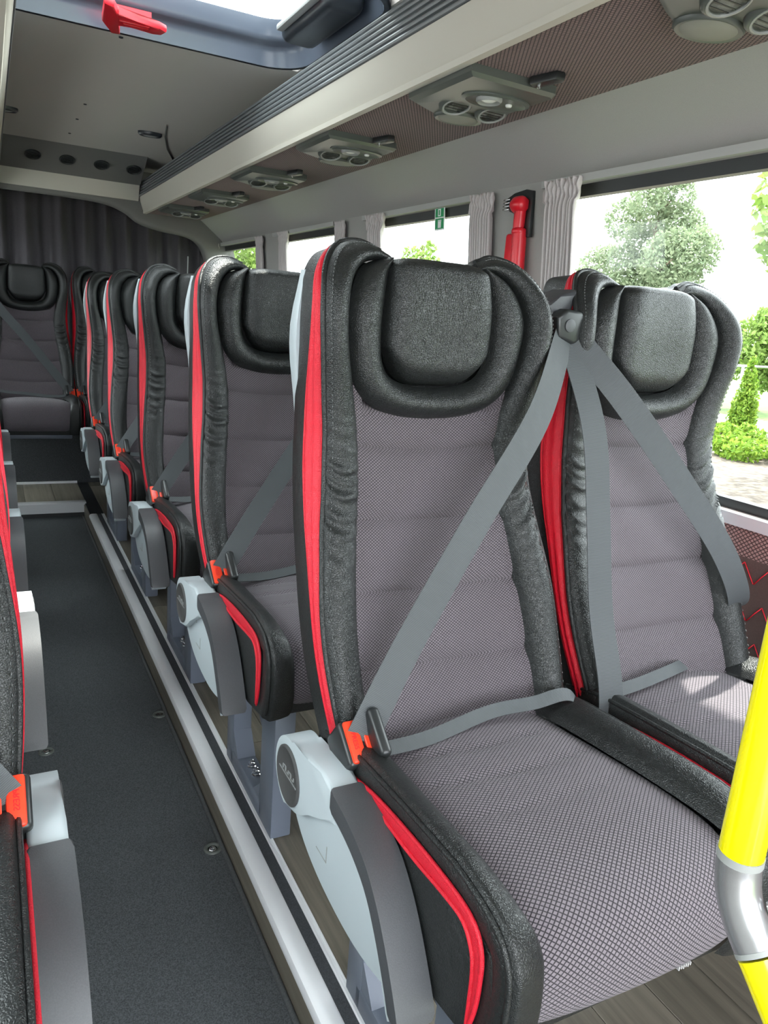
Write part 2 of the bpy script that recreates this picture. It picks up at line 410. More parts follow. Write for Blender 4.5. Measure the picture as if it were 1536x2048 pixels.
def shear_box(name, y0, y1, z0, z1, d0, d1, mat, parent, X=lambda x: x):
    return hexa(name, [(X(wx(z0) + d0), y0, z0), (X(wx(z0) + d1), y0, z0), (X(wx(z0) + d1), y1, z0), (X(wx(z0) + d0), y1, z0),
                       (X(wx(z1) + d0), y0, z1), (X(wx(z1) + d1), y0, z1), (X(wx(z1) + d1), y1, z1), (X(wx(z1) + d0), y1, z1)], mat, parent)
n_w = 0
for side in (1, -1):
    X = (lambda x: x) if side == 1 else (lambda x: 0.84 - x)
    for y0, y1 in WIN:
        n_w += 1
        wo = empty('window_%d' % n_w); wo['kind'] = 'structure'
        shear_box('pane', y0, y1, ZB, ZT - 0.022, 0.030, 0.034, 'glass', wo, X)
        bm = bmesh.new()
        for (a, b, c, d) in ((y0, y1, ZB, ZB + 0.022), (y0, y1, ZT - 0.052, ZT - 0.022), (y0, y0 + 0.018, ZB, ZT - 0.022), (y1 - 0.018, y1, ZB, ZT - 0.022)):
            vs = []
            for z in (c, d):
                for dx, y in ((0.016, a), (0.042, a), (0.042, b), (0.016, b)): vs.append(bm.verts.new((X(wx(z) + dx), y, z)))
            for f in ((0, 1, 2, 3), (7, 6, 5, 4), (0, 4, 5, 1), (1, 5, 6, 2), (2, 6, 7, 3), (3, 7, 4, 0)): bm.faces.new([vs[i] for i in f])
        from_bm('frame', bm, 'frame_black', wo)
        if side == 1:
            shear_box('curtain_rail', y0 - 0.02, y1 + 0.06, ZT - 0.022, ZT - 0.004, -0.014, 0.0, 'trim_grey', wo, X)
            shear_box('sill', y0, y1, ZB - 0.028, ZB - 0.001, -0.012, 0.012, 'plastic_light', wo, X)
# lower wall trim with fabric band and quilted panel
box('fabric_band', (XW - 0.006, YF, 0.655), (XW, 5.0, 0.716), 'fabric_wall', wr)
bmq = bmesh.new()
q = box('quilted_panel', (XW - 0.006, YF, 0.02), (XW, 5.0, 0.655), 'quilt', wr)
st_paths = []
for j in range(7):
    for i in range(26):
        y, z = i * 0.062 - 0.4, 0.645 - j * 0.085
        st_paths.append([(XW - 0.0075, y, z), (XW - 0.0085, y + 0.015, z - 0.02), (XW - 0.0075, y + 0.030, z - 0.0415)])
        st_paths.append([(XW - 0.0075, y + 0.062, z), (XW - 0.0085, y + 0.047, z - 0.02), (XW - 0.0075, y + 0.032, z - 0.0415)])
so = tubes('stitching', st_paths, 0.0013, 'leather_red', q, 5); so['kind'] = 'stuff'

# rear wall, ceiling ---------------------------------------------------------
struct(box('wall_back', (-0.72, YR, -0.14), (1.54, YR + 0.05, 2.0), 'duct_felt'))
ZC = 1.90
HX0, HX1, HY0, HY1 = -0.02, 0.985, 1.96, 2.735
cbm = bmesh.new()
for lo, hi in (((-0.72, YF, ZC), (1.54, HY0, ZC + 0.05)), ((-0.72, HY1, ZC), (1.54, YR, ZC + 0.05)), ((-0.72, HY0, ZC), (HX0, HY1, ZC + 0.05)), ((HX1, HY0, ZC), (1.54, HY1, ZC + 0.05))):
    bm_box(cbm, lo, hi)
ceil = struct(from_bm('ceiling', cbm, 'ceiling_felt', None, True, 0.5))
# screws in the ceiling lining
for y in (2.80, 3.82, 4.156, 4.536):
    lathe('screw', [(0.007, 0), (0.0065, -0.003), (0.002, -0.004)], 'hatch_dark', ceil, 10, Matrix.Translation((0.415, y, ZC)))
# seam where the lining bends down by the rack
tube('lining_seam', [(0.785, 3.93, ZC - 0.001), (0.83, 4.2, ZC - 0.002), (0.90, 4.5, ZC - 0.004), (0.99, 4.79, ZC - 0.004)], 0.0035, 'duct_felt', ceil)

# overhead rack, window side ---------------------------------------------------
def rack(mirror, label):
    X = (lambda x: x) if not mirror else (lambda x: 0.95 - x)
    r = empty('overhead_rack', (0, 0, 0), label, 'overhead rack')
    Y0, Y1 = YF, 5.26
    def P(name, pts, mat, bev=0): return prism(name, [(X(a), b) for a, b in pts], Y0, Y1, 1, mat, r, bev)
    P('fabric_panel', [(0.905, 1.628), (1.262, 1.628), (1.262, 1.65), (0.905, 1.65)], 'fabric_ceiling')
    P('edge_strip', [(0.898, 1.626), (0.908, 1.626), (0.908, 1.64), (0.880, 1.715), (0.868, 1.715), (0.893, 1.634)], 'cream')
    P('strip_lip', [(0.893, 1.622), (0.912, 1.622), (0.912, 1.629), (0.890, 1.634)], 'cream')
    # ridged rail: each ridge rounded
    pts = [(0.872, 1.712)]
    zz = np.linspace(1.722, 1.806, 6)
    for i, z in enumerate(zz):
        x = 0.868 + 0.018 * i / 5
        h = 0.0068
        pts += [(x + 0.006, z - h), (x - 0.004, z - h * .6), (x - 0.006, z), (x - 0.004, z + h * .6), (x + 0.006, z + h)]
    pts += [(0.93, 1.82), (1.06, ZC), (1.24, ZC), (1.24, 1.66), (0.905, 1.66), (0.905, 1.712)]
    P('ridged_rail', pts, 'ridge_rubber')
    return r
rack(False, 'cream edged overhead rack with burgundy fabric underside and ridged rail above the windows')
rack(True, 'overhead rack over the single seats, at the far left edge')

# rear duct with air outlets and pale band -------------------------------------
dct = empty('rear_duct', (0, 0, 0), 'dark rear ceiling duct with round outlets above a cream band', 'air duct')
prism('duct_panel', [(4.86, 1.90), (5.12, 1.775), (5.40, 1.775), (5.40, 1.90)], 0.088, 0.862, 0, 'duct_felt', dct)
prism('cream_band', [(5.12, 1.775), (5.17, 1.690), (5.40, 1.690), (5.40, 1.775)], 0.088, 0.862, 0, 'cream', dct, 0.004)
nrm = Vector((0, -0.125, -0.26)).normalized()
xfd = Matrix.Translation((0, 0, 0))
for x in (0.262, 0.440, 0.625, 0.805):
    q_ = nrm.to_track_quat('Z', 'Y').to_matrix().to_4x4()
    loc = Matrix.Translation((x, 4.985, 1.838)) @ q_
    ov = lathe('air_outlet', [(0.043, -0.002), (0.043, 0.005), (0.037, 0.007), (0.034, 0.001)], 'nozzle_dark', dct, 24, loc)
    bm = bmesh.new()
    for k in range(-2, 3): bm_box(bm, (-0.034, k * 0.012 - 0.0015, -0.002), (0.034, k * 0.011 + 0.0015, 0.004))
    so_ = from_bm('slat', bm, 'plastic_black', ov); so_.data.transform(loc)
# grey arch trim around the rear curtain; dark felt imitates dim rear light
arch = [(-0.3, 1.665), (0.10, 1.665), (0.45, 1.665), (0.66, 1.655), (0.78, 1.62), (0.87, 1.565), (1.0, 1.535), (1.15, 1.52), (1.23, 1.49), (1.275, 1.43), (1.30, 1.33), (1.31, 1.1), (1.315, 0.7)]
ap = cr(arch, 70)
tn = np.gradient(ap, axis=0); tn /= np.linalg.norm(tn, axis=1)[:, None]; nn_ = np.stack([-tn[:, 1], tn[:, 0]], 1)
prof = [(0.0, 0.0), (-0.012, 0.01), (-0.015, 0.03), (-0.0, 0.20), (0.06, 0.20), (0.06, 0.0)]
PA = np.array([[(p[0] + n_[0] * b_, 5.20 + a_ * 1.0 + 0.0, p[1] + n_[1] * b_) for a_, b_ in prof] for p, n_ in zip(ap, nn_)])
struct(grid_mesh('trim_6', PA, 'duct_felt', None, close_v=True, caps=True))
# rear curtain
xs = np.linspace(-0.5, 1.33, 240); zs = np.linspace(0.55, 1.70, 10)
P = np.array([[(x, 5.31 + 0.022 * math.sin(x * 44 + 1.5 * math.sin(x * 9)) + 0.010 * math.sin(x * 97 + z), z) for z in zs] for x in xs])
rc = tag(grid_mesh('rear_curtain', P, 'curtain_dark'), 'dark pleated curtain hanging across the rear window', 'curtain')
md = rc.modifiers.new('solid', 'SOLIDIFY'); md.thickness = 0.003
tube('tie_cord', [(1.19, 5.26, 1.40), (1.185, 5.255, 1.25), (1.20, 5.26, 1.12)], 0.004, 'thread_grey', rc)

# ------------------------------------------------------------------ roof hatch
h = empty('roof_hatch', (0, 0, 0), 'dark framed roof hatch with a bright glass pane', 'roof hatch')
def rrect(x0, x1, y0, y1, r, n=8):
    out = []
    for cx, cy, a0 in ((x1 - r, y1 - r, 0), (x0 + r, y1 - r, 90), (x0 + r, y0 + r, 180), (x1 - r, y0 + r, 270)):
        for k in range(n + 1):
            a = math.radians(a0 + 90 * k / n); out.append((cx + r * math.cos(a), cy + r * math.sin(a)))
    return out
def loop_stack(name, rings, mat, parent):
    P = np.array([[(x, y, z) for x, y in rr] for rr, z in rings]); return grid_mesh(name, P, mat, parent, close_v=True)
big = lambda d, r: rrect(HX0 + d - 0.012, HX1 - d + 0.012, HY0 + d - 0.012, HY1 - d + 0.012, r)
loop_stack('lip', [(big(0.0, 0.14), ZC + 0.02), (big(0.0, 0.14), ZC - 0.006), (big(0.006, 0.135), ZC - 0.010), (big(0.016, 0.13), ZC - 0.008)], 'hatch_dark', h)
loop_stack('frame', [(big(0.016, 0.13), ZC - 0.008), (big(0.026, 0.125), ZC + 0.03), (big(0.032, 0.12), ZC + 0.052), (big(0.050, 0.11), ZC + 0.058), (big(0.056, 0.11), ZC + 0.075), (big(0.060, 0.11), ZC + 0.12)], 'hatch_plastic', h)
g = bmesh.new(); vs = [g.verts.new((x, y, ZC + 0.118)) for x, y in big(0.055, 0.11)]; g.faces.new(vs)
ex = bmesh.ops.extrude_face_region(g, geom=list(g.faces)); bmesh.ops.translate(g, vec=(0, 0, 0.004), verts=[e for e in ex['geom'] if isinstance(e, bmesh.types.BMVert)])
from_bm('pane', g, 'glass', h)
# latch housing in the corner of the hatch
lh = box('latch_housing', (0.835, 2.12, ZC - 0.005), (0.955, 2.50, ZC + 0.10), 'hatch_dark', h, 0.03, 4)
box('latch_lever', (0.812, 2.16, ZC + 0.016), (0.836, 2.46, ZC + 0.034), 'plastic_grey', lh, 0.006)
tube('latch_seam', [(0.835, 2.15, ZC + 0.05), (0.832, 2.3, ZC + 0.05), (0.835, 2.47, ZC + 0.05)], 0.003, 'plastic_grey', lh)
# red hammer on the hatch frame
hm = empty('emergency_hammer', (0.0, 0.0, 0.0), 'red plastic emergency hammer fixed to the roof hatch frame', 'emergency hammer', 'emergency hammers')
zH = ZC - 0.022
prism('hammer_head', [(0.318, 2.43), (0.345, 2.445), (0.362, 2.50), (0.380, 2.60), (0.392, 2.665), (0.366, 2.668), (0.350, 2.62), (0.330, 2.58)][::-1], zH - 0.012, zH + 0.013, 2, 'red_plastic', hm, 0.005)
prism('hammer_handle', [(0.345, 2.50), (0.365, 2.495), (0.42, 2.525), (0.485, 2.535), (0.508, 2.555), (0.500, 2.590), (0.475, 2.600), (0.41, 2.575), (0.375, 2.60)][::-1], zH - 0.010, zH + 0.012, 2, 'red_plastic', hm, 0.006)
boxes('rib', [((0.372, 2.535, zH - 0.014), (0.455, 2.540, zH - 0.008)), ((0.385, 2.553, zH - 0.014), (0.455, 2.558, zH - 0.008))], 'red_plastic', hm, 0.001)
box('mount', (0.36, 2.53, zH + 0.012), (0.46, 2.57, zH + 0.026), 'red_plastic', hm)
# dome lamps on the ceiling lining
for x, lb in ((0.751, 'small oval ceiling lamp near the rear duct, right of the screw row'), (0.107, 'small oval ceiling lamp at the left edge of the ceiling')):
    d = empty('ceiling_lamp', (x, 4.17, ZC), lb, 'lamp', 'oval ceiling lamps')
    xf = Matrix.Diagonal((1.0, 0.55, 1, 1))
    lathe('bezel', [(0.058, 0.0), (0.058, -0.010), (0.050, -0.018), (0.044, -0.014)], 'hatch_dark', d, 28, xf)
    lathe('lens', [(0.044, -0.012), (0.03, -0.018), (0.004, -0.020)], 'plastic_grey', d, 28, xf)

# ------------------------------------------------------------------ window curtains
def curtain(y0, y1, label, folds, seed):
    folds = int(folds * 1.6); r = random.Random(seed); nt_ = folds * 10; ys = np.linspace(0, 1, nt_)
    zz = np.concatenate([np.linspace(1.497, 1.44, 10), np.linspace(1.425, 0.73, 16)])
    ph = [r.uniform(-.6, .6) for _ in range(folds + 2)]
    P = np.zeros((nt_, len(zz), 3)); w0 = y1 - y0; yc = (y0 + y1) / 2
    for i, t in enumerate(ys):
        a = np.interp(t * folds, range(folds + 2), ph)
        for j, z in enumerate(zz):
            head = max(0.0, min(1.0, (z - 1.44) / 0.05))
            wid = 1.0 if head > 0 else 0.86 + 0.10 * (1.425 - z) / 0.7
            y = yc + (t - 0.5) * w0 * wid + 0.004 * math.sin(z * 9 + a * 3) * (1 - head)
            amp = 0.010 if z < 1.43 else 0.0075
            f = math.sin(2 * math.pi * folds * t + a + 0.25 * math.sin(z * 6)) + 0.3 * math.sin(4 * math.pi * folds * t + 2 * a + 5 * head)
            P[i, j] = (wx(z) - 0.022 - amp * f - 0.004 * math.sin(head * 9 + t * 40) * head, y, z)
    o = grid_mesh('window_curtain', P, 'curtain_grey')
    m_ = o.modifiers.new('solid', 'SOLIDIFY'); m_.thickness = 0.0025
    return tag(o, label, 'curtain', 'grey side window curtains')
CUR = [(1.65, 1.80, 'grey gathered curtain at the far edge of the nearest window, right of the red hammer', 6), (2.045, 2.17, 'grey gathered curtain just left of the red hammer on the pillar', 5),
       (2.78, 2.94, 'grey gathered curtain on the far side of the window with the green sign', 5), (3.16, 3.26, 'narrow grey curtain above the nearest headrest\'s left ear', 4),
       (3.87, 4.02, 'grey curtain on the far side of the third window', 4), (4.29, 4.41, 'grey curtain on the near side of the rearmost window', 4), (5.19, 5.30, 'grey curtain in the rear corner of the bus', 3)]
for k, (a, b, lb, fo) in enumerate(CUR): curtain(a, b, lb, fo, 40 + k)

# ------------------------------------------------------------------ red hammer holder on the pillar
hh = empty('hammer_holder', (0, 0, 0), 'red emergency hammer in its holder on the grey window pillar', 'emergency hammer', 'emergency hammers')
def HX(z, d): return wx(z) - d
prism('bracket', [(1.862, 1.36), (1.868, 1.485), (1.90, 1.492), (1.955, 1.487), (1.992, 1.474), (1.995, 1.452), (1.972, 1.436), (1.935, 1.425), (1.90, 1.425), (1.885, 1.36)], 1.392, 1.405, 0, 'plastic_black', hh, 0.003)
lathe('hammer_knob', [(0.001, -0.026), (0.018, -0.024), (0.024, -0.012), (0.024, 0.012), (0.018, 0.024), (0.001, 0.026)], 'red_plastic', hh, 20, Matrix.Translation((1.378, 1.905, 1.448)) @ Matrix.Rotation(math.pi / 2, 4, 'X'))
lathe('hammer_neck', [(0.016, 1.375), (0.017, 1.40), (0.017, 1.435)], 'red_plastic', hh, 18, Matrix.Translation((1.380, 1.900, 0)))
lathe('collar', [(0.018, 1.366), (0.022, 1.370), (0.022, 1.380), (0.017, 1.385)], 'red_plastic', hh, 18, Matrix.Translation((1.382, 1.898, 0)))
tube('hammer_grip', [(1.383, 1.896, 1.37), (1.385, 1.892, 1.28), (1.388, 1.886, 1.10)], [0.021, 0.021, 0.018], 'red_plastic', hh, 18)
box('holder_case', (1.375, 1.905, 1.10), (1.408, 1.955, 1.372), 'red_plastic', hh, 0.009, 3)
boxes('striker_rib', [((1.382, 1.962, 1.440 + 0.009 * k), (1.393, 1.994, 1.444 + 0.009 * k)) for k in range(4)], 'chrome', hh, 0.001)

# ------------------------------------------------------------------ exit sign on the glass
sg = empty('exit_sign', (0, 0, 0), 'green and white emergency exit sign hanging on the window glass', 'sign')
ys0, ys1, zs0, zs1 = 2.372, 2.437, 1.418, 1.490
def sx(z): return wx(z) + 0.004
def plate(name, y0, y1, z0, z1, d, th, mat, parent):
    return hexa(name, [(sx(z0) - d, y0, z0), (sx(z0) - d + th, y0, z0), (sx(z0) - d + th, y1, z0), (sx(z0) - d, y1, z0), (sx(z1) - d, y0, z1), (sx(z1) - d + th, y0, z1), (sx(z1) - d + th, y1, z1), (sx(z1) - d, y1, z1)], mat, parent)
plate('board', ys0, ys1, zs0 - 0.005, zs1, 0.0, 0.002, 'print_white', sg)
plate('tile', ys0 + 0.005, ys1 - 0.005, 1.456, zs1 - 0.006, 0.0006, 0.001, 'print_green', sg)
plate('tile', ys0 + 0.005, ys1 - 0.005, zs0, 1.452, 0.0006, 0.001, 'print_green', sg)
plate('door_mark', 2.396, 2.414, 1.459, 1.482, 0.0012, 0.001, 'print_white', sg)
plate('runner_mark', 2.401, 2.408, 1.462, 1.479, 0.0018, 0.001, 'print_green', sg)
plate('arrow_mark', 2.393, 2.413, 1.421, 1.441, 0.0012, 0.001, 'print_white', sg)
for k in range(4): plate('ray_mark', 2.392 + k * 0.006, 2.395 + k * 0.006, 1.441, 1.447, 0.0012, 0.001, 'print_white', sg)

# ------------------------------------------------------------------ overhead service consoles
def console():
    r = empty('service_console')
    z = 1.628
    zq = 0.5; outer = [(-0.118, -0.140), (0.110, -0.132), (0.118, -0.125), (0.120, 0.06), (0.112, 0.13), (0.085, 0.185), (0.05, 0.208), (0.01, 0.205), (-0.04, 0.18), (-0.105, 0.140), (-0.118, 0.132)]
    inner = [(x * 0.93 + 0.004, y * 0.93) for x, y in outer]
    bm = bmesh.new()
    A = [bm.verts.new((x, y, z)) for x, y in outer]; B = [bm.verts.new((x, y, z - 0.016)) for x, y in outer]; C_ = [bm.verts.new((x, y, z - 0.023)) for x, y in inner]
    n = len(A)
    for a, b in ((A, B), (B, C_)):
        for i in range(n): bm.faces.new((a[i], a[(i + 1) % n], b[(i + 1) % n], b[i]))
    bm.faces.new(C_); bm.faces.new(A)
    from_bm('housing', bm, 'plastic_console', r, True, 0.5)
    T = Matrix.Translation; F = Matrix.Rotation(math.pi, 4, 'X')
    for x, y, tilt in ((-0.018, 0.075, -0.30), (0.086, 0.078, -0.30)):
        xf = T((x, y, z - 0.021)) @ Matrix.Rotation(tilt, 4, 'X') @ F
        nz = lathe('air_nozzle', [(0.042, -0.010), (0.042, 0.001), (0.039, 0.005), (0.034, 0.007), (0.030, 0.007), (0.028, 0.003)], 'plastic_console', r, 28, xf)
        lathe('nozzle_rim', [(0.034, 0.005), (0.034, 0.0085), (0.0305, 0.009), (0.029, 0.004)], 'plastic_grey', nz, 28, xf)
        lathe('nozzle_bowl', [(0.030, 0.005), (0.018, -0.001), (0.001, -0.003)], 'nozzle_dark', nz, 24, xf)
        bm = bmesh.new()
        for k in range(-2, 3): bm_box(bm, (-0.026, k * 0.010 - 0.001, -0.002), (0.026, k * 0.010 + 0.001, 0.006))
        s_ = from_bm('louvre', bm, 'plastic_black', nz); s_.data.transform(xf)
    xf = T((0.006, -0.028, z - 0.022)) @ F
    ol = lathe('lamp_recess', [(0.052, -0.002), (0.052, 0.004), (0.046, 0.007), (0.040, 0.003)], 'plastic_console', r, 30, T((0.03, -0.02, z - 0.022)) @ F @ Matrix.Diagonal((1.7, 1.0, 1, 1)))
    lp = lathe('reading_lamp', [(0.030, 0.0), (0.030, 0.008), (0.026, 0.012), (0.021, 0.006)], 'plastic_grey', r, 26, xf)
    lathe('lens', [(0.021, 0.005), (0.010, 0.010), (0.001, 0.011)], 'lamp_lens', lp, 20, xf)
    lathe('button', [(0.008, 0), (0.008, 0.006), (0.006, 0.008), (0.001, 0.008)], 'lamp_lens', r, 14, T((0.068, -0.018, z - 0.022)) @ F)
    xs_ = T((0.045, 0.165, z - 0.020)) @ F @ Matrix.Diagonal((1.12, 0.8, 1, 1))
    sp = lathe('speaker_ring', [(0.060, -0.004), (0.060, 0.006), (0.056, 0.010), (0.050, 0.008)], 'plastic_console', r, 32, xs_)
    lathe('speaker_grille', [(0.050, 0.006), (0.046, 0.010), (0.02, 0.012), (0.001, 0.0125)], 'plastic_speaker', sp, 30, xs_)
    return r
co0 = console()
CON = [(0.855, 'grey service console with pale round speaker, cut by the top right picture edge'), (1.625, 'nearest whole service console of grey nozzles and lamp above the first window pillar'), (2.39, 'second whole service console of grey nozzles, counting from the front'),
       (3.155, 'third whole service console of grey nozzles, counting from the front'), (3.92, 'fourth whole service console of grey nozzles, next to last at the rear'), (4.685, 'rearmost tiny service console close to the rear curtain')]
for k, (y, lb) in enumerate(CON):
    o = co0 if k == 0 else copy_tree(co0)
    o.location = (1.032, y, 0); tag(o, lb, 'console', 'overhead service consoles')
hk = empty('coat_hook')
prism('hook_plate', [(-0.014, -0.035), (0.006, -0.042), (0.016, -0.03), (0.016, 0.03), (0.006, 0.042), (-0.014, 0.035)], 1.610, 1.628, 2, 'plastic_black', hk, 0.004)
lathe('hook_stud', [(0.004, 0.0), (0.004, 0.005), (0.002, 0.006)], 'chrome', hk, 10, Matrix.Translation((0.0, 0.02, 1.610)) @ Matrix.Rotation(math.pi, 4, 'X'))
HK = ['black coat hook beside the nearest whole service console', 'black coat hook beside the second service console', 'black coat hook beside the third service console', 'black coat hook beside the fourth service console', 'black coat hook beside the rearmost service console']
for k, y in enumerate((1.445, 2.215, 2.975, 3.74, 4.505)):
    o = hk if k == 0 else copy_tree(hk)
    o.location = (1.08, y, 0); o.rotation_euler.z = 0.25; tag(o, HK[k], 'coat hook', 'black coat hooks')
# ------------------------------------------------------------------ seats
# local frame of a seat: x across (-x = aisle), y to the rear, z up from the platform
CT = cr([(.44, -.005), (.50, .030), (.60, .085), (.70, .125), (.80, .156), (.90, .184), (.98, .198), (1.06, .203), (1.12, .205), (1.17, .212), (1.20, .225), (1.23, .250)], 240)
def C(z): return np.interp(z, CT[:, 0], CT[:, 1])
WT = cr([(.44, .03), (.55, .042), (.70, .042), (.80, .030), (.88, .030), (.96, .044), (1.06, .058), (1.13, .054), (1.18, .030), (1.23, .006)], 200)
def base(x, z): return C(z) - np.interp(z, WT[:, 0], WT[:, 1]) * (np.abs(x) / 0.22) ** 2
IN = [(.150, .455), (.156, .56), (.152, .66), (.139, .77), (.129, .85), (.130, .93), (.143, 1.00), (.158, 1.06), (.161, 1.11), (.152, 1.15), (.128, 1.178), (.098, 1.186), (.072, 1.180)]
OU = [(.197, .450), (.210, .56), (.213, .66), (.201, .765), (.190, .845), (.187, .92), (.193, .99), (.201, 1.06), (.204, 1.115), (.194, 1.165), (.165, 1.202), (.122, 1.213), (.084, 1.200)]
XR = [.200, .214, .217, .212, .207, .204, .205, .207, .207, .197, .167, .123, .085]
DR = [.022, .024, .026, .030, .034, .035, .033, .029, .024, .020, .016, .012, .010]
NS = 200
I_ = cr(IN, NS); O_ = cr(OU, NS); XR_ = cr([(v,) for v in XR], NS)[:, 0]; DR_ = cr([(v,) for v in DR], NS)[:, 0]
SP = np.linspace(0, 12, NS)
def smooth(a, b, x): t = np.clip((x - a) / (b - a), 0, 1); return t * t * (3 - 2 * t)
def uvof(P):
    P = np.asarray(P); du = np.linalg.norm(np.diff(P, axis=1), axis=2); dv = np.linalg.norm(np.diff(P, axis=0), axis=2)
    u = np.concatenate([np.zeros((P.shape[0], 1)), np.cumsum(du, 1)], 1); v = np.concatenate([np.zeros((1, P.shape[1])), np.cumsum(dv, 0)], 0)
    return np.stack([u, v], 2)
def build_back(root):
    # padded leather wings
    for s, seed in ((-1, 3), (1, 5)):
        r = np.random.default_rng(seed); kk = np.linspace(0, 1, 15)
        P = np.zeros((NS, len(kk) + 4, 3))
        A = np.interp(SP, [0, 2, 4, 5, 7, 9, 11, 12], [.026, .024, .017, .017, .027, .028, .024, .016])
        z0 = (I_[:, 1] + O_[:, 1]) / 2
        wr_ = np.exp(-((z0 - .825) / .085) ** 2) * smooth(.3, 1, SP) * (SP < 7)
        f1 = r.uniform(-1, 1, 4)
        for k, t in enumerate(kk):
            x = I_[:, 0] * (1 - t) + O_[:, 0] * t; z = I_[:, 1] * (1 - t) + O_[:, 1] * t
            d = A * (np.sin(math.pi * min(max(t * .97 + .015, 0), 1)) ** .62) - .006 * (1 - smooth(0, .12, t)) 
            zz = z - .03 * t + .012 * math.sin(3 * t + f1[0])
            ph = 2 * math.pi * zz / .024 + 1.3 * np.sin(zz * 70 + f1[1] * 5) + f1[2]
            rid = (0.5 + 0.5 * np.sin(ph)) ** 2 - 0.35 + .3 * np.sin(ph * .47 + 2 * t)
            d = d + .0085 * wr_ * rid * (.35 + .65 * t)
            P[:, k] = np.stack([x, base(x, z) - d, z], 1)
        for j, (dx, dy) in enumerate(((.0025, .004), (.003, .010), (.001, .017), (-.004, .024))):
            x = O_[:, 0] + dx * (1 - SP / 16); P[:, len(kk) + j] = np.stack([x, base(O_[:, 0], O_[:, 1]) + dy, O_[:, 1]], 1)
        P[:, :, 0] *= s
        grid_mesh('wing_pad', P, 'leather_black', root, flip=(s > 0))
        # welted rim
        rim = np.stack([s * (O_[:, 0] + .002), base(O_[:, 0], O_[:, 1]) + .004, O_[:, 1]], 1)
        tube('piping', rim[::2], .0046, 'leather_black', root, 8)
        # rows of stitching beside the rim
        q1 = O_ * .90 + I_ * .10
        st = np.stack([s * q1[:, 0], base(q1[:, 0], q1[:, 1]) - A * math.sin(math.pi * (.9 * .97 + .015)) ** .62 - .0005, q1[:, 1]], 1)
        mid = np.arange(4, NS - 8, 2); tt = []
        nx = np.gradient(st, axis=0); nx /= np.linalg.norm(nx, axis=1)[:, None]
        for i_ in mid: tt.append([st[i_] - nx[i_] * .0020, st[i_] + [0, -.0012, 0], st[i_] + nx[i_] * .0020])
        sw = tubes('stitching', tt, .0008, 'thread_dark', root, 4); sw['kind'] = 'stuff'
        # red side strip
        e = int(NS * .895); tp = np.clip((SP[:e] - 8.5) / 2.1, 0, 1); wd = DR_[:e] * (1 - .9 * tp)
        b0 = base(O_[:e, 0], O_[:e, 1]) + .014
        Q = np.zeros((e, 9, 3))
        for k, t in enumerate(np.linspace(0, 1, 9)):
            x = O_[:e, 0] * (1 - t) + XR_[:e] * t + .004 * math.sin(math.pi * t); bl = .0035 * abs(math.sin(2 * math.pi * t))
            Q[:, k] = np.stack([s * (x + bl), b0 + (wd) * t, O_[:e, 1] - .004 * t], 1)
        rs = grid_mesh('red_strip', Q, 'leather_red', root, flip=(s > 0)); rs['label'] = 'red leather side strip'
        tubes('welt', [Q[::3, 0], Q[::3, 8]], .0028, 'leather_red', rs)
        # black side leather behind the strip
        B = np.zeros((NS, 5, 3)); rear_y = base(O_[:, 0], O_[:, 1]) + .014; full = np.zeros(NS); full[:e] = wd; full[e:] = wd[-1]
        xin = np.where(SP > 10.5, O_[:, 0], XR_)
        for k, t in enumerate((0, .25, .5, .75, 1)):
            yb = rear_y + full * (1 - t) + (np.interp(SP, [0, 8, 12], [.088, .084, .060])) * t
            B[:, k] = np.stack([s * (xin + .002 * math.sin(math.pi * t)), yb, O_[:, 1] - .005 - .004 * t], 1)
        grid_mesh('side_leather', B, 'leather_black', root, flip=(s > 0))
    # stitched fabric channels
    seam = [.440, .569, .678, .787, .898, 1.005]
    for a, b in zip(seam[:-1], seam[1:]):
        nv, nu = 15, 33; P = np.zeros((nv, nu, 3))
        for i, v in enumerate(np.linspace(0, 1, nv)):
            z = a + (b - a) * v
            hw = np.interp(z, I_[:120, 1], I_[:120, 0]) + .006
            u = np.linspace(-1, 1, nu); x = u * hw; zc = z + .010 * (u * u - .3)
            puff = .011 * (1 - abs(2 * v - 1) ** 5) * (1 - .25 * np.abs(u) ** 4)
            P[i] = np.stack([x, base(x, zc) + .006 - puff + .03 * smooth(.955, .985, zc) * (np.abs(x) < .118), zc], 1)
        grid_mesh('fabric_panel', P, 'fabric_back', root, uv=uvof(P) + np.array([0, a]))
    # U-shaped headrest surround
    ou = cr([(.092, 1.192), (.136, 1.170), (.159, 1.120), (.158, 1.065), (.145, 1.005), (.112, .968), (.060, .950), (0, .945)], 60)
    inn = cr([(.080, 1.190), (.090, 1.160), (.096, 1.115), (.098, 1.072), (.093, 1.036), (.076, 1.012), (.042, 1.000), (0, .997)], 60)
    ou = np.vstack([ou, ou[::-1][1:] * [-1, 1]]); inn = np.vstack([inn, inn[::-1][1:] * [-1, 1]])
    P = []
    for t in np.linspace(0, 1, 13):
        q = inn * (1 - t) + ou * t
        d = .034 * math.sin(math.pi * (t * .96 + .02)) ** .6
        y = base(q[:, 0], q[:, 1]) + .004 - d - .006 * (1 - t)
        P.append(np.stack([q[:, 0], y, q[:, 1]], 1))
    grid_mesh('headrest_surround', np.array(P), 'leather_black', root)
    # headrest pillow rolling over the top
    nu, nv = 41, 34; P = np.zeros((nv, nu, 3)); u = np.linspace(-1, 1, nu)
